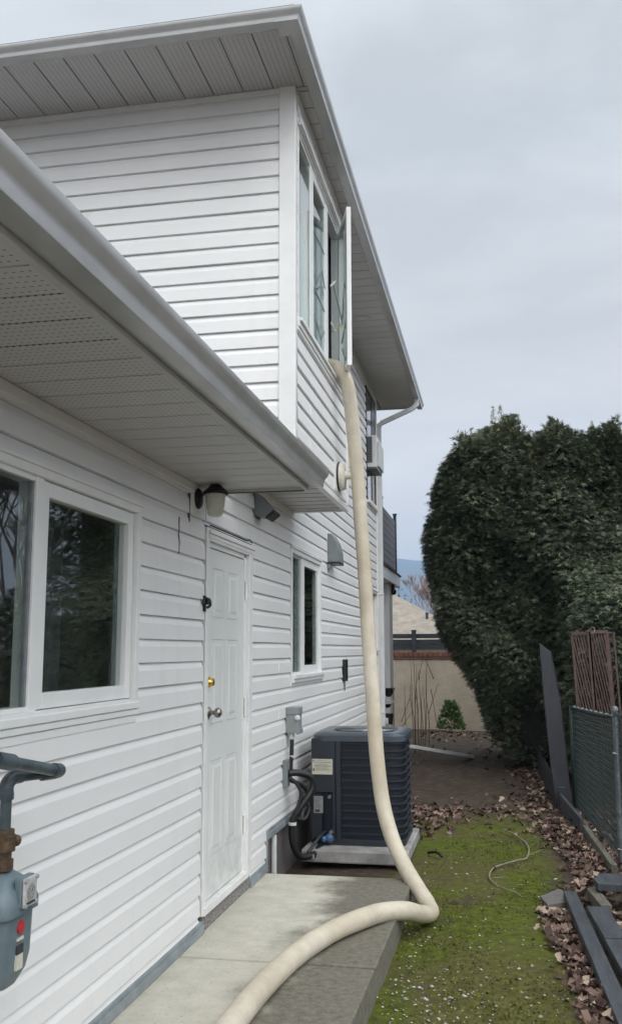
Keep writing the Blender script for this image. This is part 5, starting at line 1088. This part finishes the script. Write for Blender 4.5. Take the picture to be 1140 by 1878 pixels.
# ------------------------------------------------------------------ dead leaves and stone chips
def leaves(name, X, Y, size, tint, lift=.0, label=None):
    n = len(X)
    shp = np.array([(0, -.5, 0), (.22, -.32, .10), (.42, -.05, .22), (.20, .08, .08), (.28, .38, .16), (0, .55, .02), (-.25, .34, .18), (-.20, .06, .06), (-.44, -.08, .24), (-.2, -.33, .08), (0, 0, -.02)])
    tri = np.array([(10, i, (i+1) % 10) for i in range(10)])
    a = rng.uniform(0, 6.28, n); tx = rng.normal(0, .45, n); ty = rng.normal(0, .45, n); curl = rng.uniform(.3, 1.9, n)
    P = np.repeat(shp[None], n, 0)*size[:, None, None]; P[:, :, 2] *= curl[:, None]; P += rng.normal(0, .035, P.shape)*size[:, None, None]
    def rot(P, ang, i, j): c, s = np.cos(ang)[:, None], np.sin(ang)[:, None]; u, v = P[:, :, i].copy(), P[:, :, j].copy(); P[:, :, i] = u*c-v*s; P[:, :, j] = u*s+v*c
    rot(P, tx, 1, 2); rot(P, ty, 0, 2); rot(P, a, 0, 1)
    Z = np.array([gz(x, y) for x, y in zip(X, Y)])+size*.18+lift
    P += np.stack([X, Y, Z], 1)[:, None, :]
    V = P.reshape(-1, 3); F = (np.arange(n)[:, None, None]*11+tri[None]).reshape(-1, 3); T_ = np.repeat(tint, 11)+rng.uniform(-.06, .06, n*11)
    return tag(np_mesh(name, V, F, 'leaf', np.clip(T_, 0, 1)), label, 'leaves', None, 'stuff')
def strip(n, y0, y1, xl, xr, edge=.25):
    Y = rng.uniform(y0, y1, n); A = np.array([xl(y) for y in Y]); B_ = np.array([xr(y) for y in Y]); f = rng.random(n)
    return A+(B_-A)*f+np.where(rng.random(n) < .25, rng.normal(0, edge*.3, n), 0), Y
xl = lambda y: np.interp(y, [3.5, 4.6, 5.4, 6.0, 6.6, 7.2, 8.0, 8.8, 9.6, 10.5, 12, 14.5], [.36, .33, .31, .22, .20, .48, .50, .36, .30, .25, .25, .35])
xr = lambda y: np.interp(y, [3.5, 6.6, 7.2, 7.8, 9, 10.5, 12, 14.5], [.45, .40, .80, .78, .68, .62, .52, .52])
xs_, ys_ = [], []
for n_, y0, y1 in ((1500, 3.6, 6.7), (1100, 6.7, 9.4), (420, 9.4, 14)):
    a, b = strip(n_, y0, y1, xl, xr, .2); xs_.append(a); ys_.append(b)
a = rng.uniform(.58, 1.4, 700); b = rng.uniform(4.5, 6.9, 700); ok = a > .62+(6.3-b)*.06; xs_.append(a[ok]); ys_.append(b[ok])     # between the boards and the fence
a = rng.uniform(.8, 1.3, 900); b = rng.uniform(6.9, 10.6, 900); xs_.append(a); ys_.append(b)
X = np.concatenate(xs_); Y = np.concatenate(ys_); ok = ~((X < .47) & (Y > 6.50) & (Y < 7.02)); X, Y = X[ok], Y[ok]; n = len(X)
leaves('dead_leaves', X, Y, np.clip(rng.lognormal(-3.15, .38, n), .018, .10), rng.beta(1.0, 1.5, n), rng.uniform(0, .02, n), 'curled brown dead leaves drifted along the timbers and fence')
# scattered behind
A = [(-.86, 9.9, .22, .5, 260), (-.3, 10.3, .5, .2, 70), (.28, 10.5, .24, .9, 150), (.38, 14.5, .2, 1.6, 220), (-.9, 18.8, 1.0, .6, 300), (.15, 17.0, .35, 1.2, 240), (-1.0, 14, .8, 2, 45)]
X = np.concatenate([rng.normal(a[0], a[2], a[4]) for a in A]); Y = np.concatenate([rng.normal(a[1], a[3], a[4]) for a in A]); ok = (X > -1.5) & (Y < 19.3) & ~((X < -.72) & (Y < 8.6)); X, Y = X[ok], Y[ok]
leaves('dead_leaves', X, Y, rng.uniform(.04, .085, len(X)), rng.beta(1.6, 2.8, len(X)), 0, 'darker fallen leaves scattered over the bare earth towards the stucco wall')
def chips(name, X, Y, s, tint, label):
    base = np.array([(1, 0, 0), (.3, .8, .05), (-.8, .5, 0), (-.7, -.6, .05), (.4, -.8, 0), (.1, .1, .45), (0, 0, -.3)]); tri = np.array([(5, i, (i+1) % 5) for i in range(5)]+[(6, (i+1) % 5, i) for i in range(5)]); n = len(X)
    P = np.repeat(base[None], n, 0)*s[:, None, None]*rng.uniform(.6, 1.2, (n, 7, 1)); a = rng.uniform(0, 6.28, n); c, sn = np.cos(a)[:, None], np.sin(a)[:, None]; u, v = P[:, :, 0].copy(), P[:, :, 1].copy()*.7; P[:, :, 0] = u*c-v*sn; P[:, :, 1] = u*sn+v*c
    P += np.stack([X, Y, np.array([gz(x, y) for x, y in zip(X, Y)])+s*.1], 1)[:, None]
    return tag(np_mesh(name, P.reshape(-1, 3), (np.arange(n)[:, None, None]*7+tri[None]).reshape(-1, 3), 'chip', np.repeat(tint, 7)), label, 'stones', None, 'stuff')
n = 620; X = rng.uniform(-.62, .45, n); Y = 4.0+rng.beta(1.1, 2.6, n)*6.5; s = np.clip(rng.lognormal(-5.0, .5, n), .003, .022)
cl = np.concatenate([rng.normal(-.28, .13, 120), rng.normal(-.5, .05, 80)]); cy_ = np.concatenate([rng.normal(4.75, .25, 120), rng.normal(5.3, .6, 80)])
X = np.concatenate([X, cl]); Y = np.concatenate([Y, cy_]); s = np.concatenate([s, np.clip(rng.lognormal(-4.7, .4, 200), .003, .022)])
chips('stone_chips', X, Y, s, rng.beta(2.2, 1.6, len(X)), 'small pale stone chips and petals scattered over the moss')
# moss tufts and grass blades
n = 15000; X = rng.uniform(-.62, .42, n); Y = 3.9+rng.beta(1, 1.7, n)*7; C_ = np.stack([X, Y, np.array([gz(x, y) for x, y in zip(X, Y)])-.002], 1)
pat = np.sin(X*5+Y*1.7)+np.sin(Y*3.1-X*3)+rng.normal(0, .7, n); kp = pat > 0; C_ = C_[kp]; n = len(C_); D_ = np.stack([rng.normal(0, .7, n), rng.normal(0, .7, n), np.full(n, .8)], 1)
M['moss'] = tint_mat('moss_blades', (.055, .060, .008), (.085, .10, .012), (.15, .165, .02), .8)
V, F, tt = sprigs(C_, D_, rng.uniform(.006, .018, n), rng.beta(2, 2, n), 3, .5); tag(np_mesh('moss', V, F, 'moss', tt), 'bright green moss and short blades on the path', 'moss', None, 'stuff')

# ------------------------------------------------------------------ distance
P = []; xs = np.linspace(-2600, 2600, 90); rows = [(1900, 0), (2300, .35), (2700, .72), (3100, 1.0), (3500, .9)]
for yy, f in rows:
    for x in xs: fx_ = 1-min(1, max(0, (x-500)/650))**2*(3-2*min(1, max(0, (x-500)/650))); P.append((x, yy, -5+f*fx_*(318+34*math.sin(x*.0021+.4)+16*math.sin(x*.0075)+7*math.sin(x*.021+yy))+rng.uniform(-4, 4)*f))
W_ = len(xs); F = [(j*W_+i, j*W_+i+1, (j+1)*W_+i+1, (j+1)*W_+i) for j in range(len(rows)-1) for i in range(W_-1)]
tag(link('hill', P, F, 'hill', smooth=True), kind='structure')
n = 9000; X = rng.uniform(-60, 60, n); Y = rng.uniform(150, 210, n); h = rng.uniform(3, 12, n)*(1+.4*np.sin(X*.21)); Z = rng.random(n)*h
V, F, tt = sprigs(np.stack([X, Y, Z], 1), np.tile([0, 0, 1.], (n, 1))+rng.normal(0, .5, (n, 3)), rng.uniform(.3, .9, n), rng.random(n), 4, .3)
tag(np_mesh('far_trees', V, F, 'fartree', tt), 'hazy grey brown trees far behind the beige roof', 'trees', None, 'stuff')

# the valley air
mb = MB(); mb.box(-3700, 3700, -3700, 3700, -6.5, 380); hz = mb.build('haze', mat('valley_air', (1, 1, 1))); tag(hz, 'thin bluish valley air in front of the far hill', 'haze', None, 'stuff')
hm = hz.data.materials[0]; hm.node_tree.nodes.clear(); vo = hm.node_tree.nodes.new('ShaderNodeVolumePrincipled'); ho = hm.node_tree.nodes.new('ShaderNodeOutputMaterial')
vo.inputs['Color'].default_value = (.50, .70, 1, 1); vo.inputs['Density'].default_value = 3.8e-4; vo.inputs['Anisotropy'].default_value = 0; hm.node_tree.links.new(vo.outputs[0], ho.inputs['Volume'])
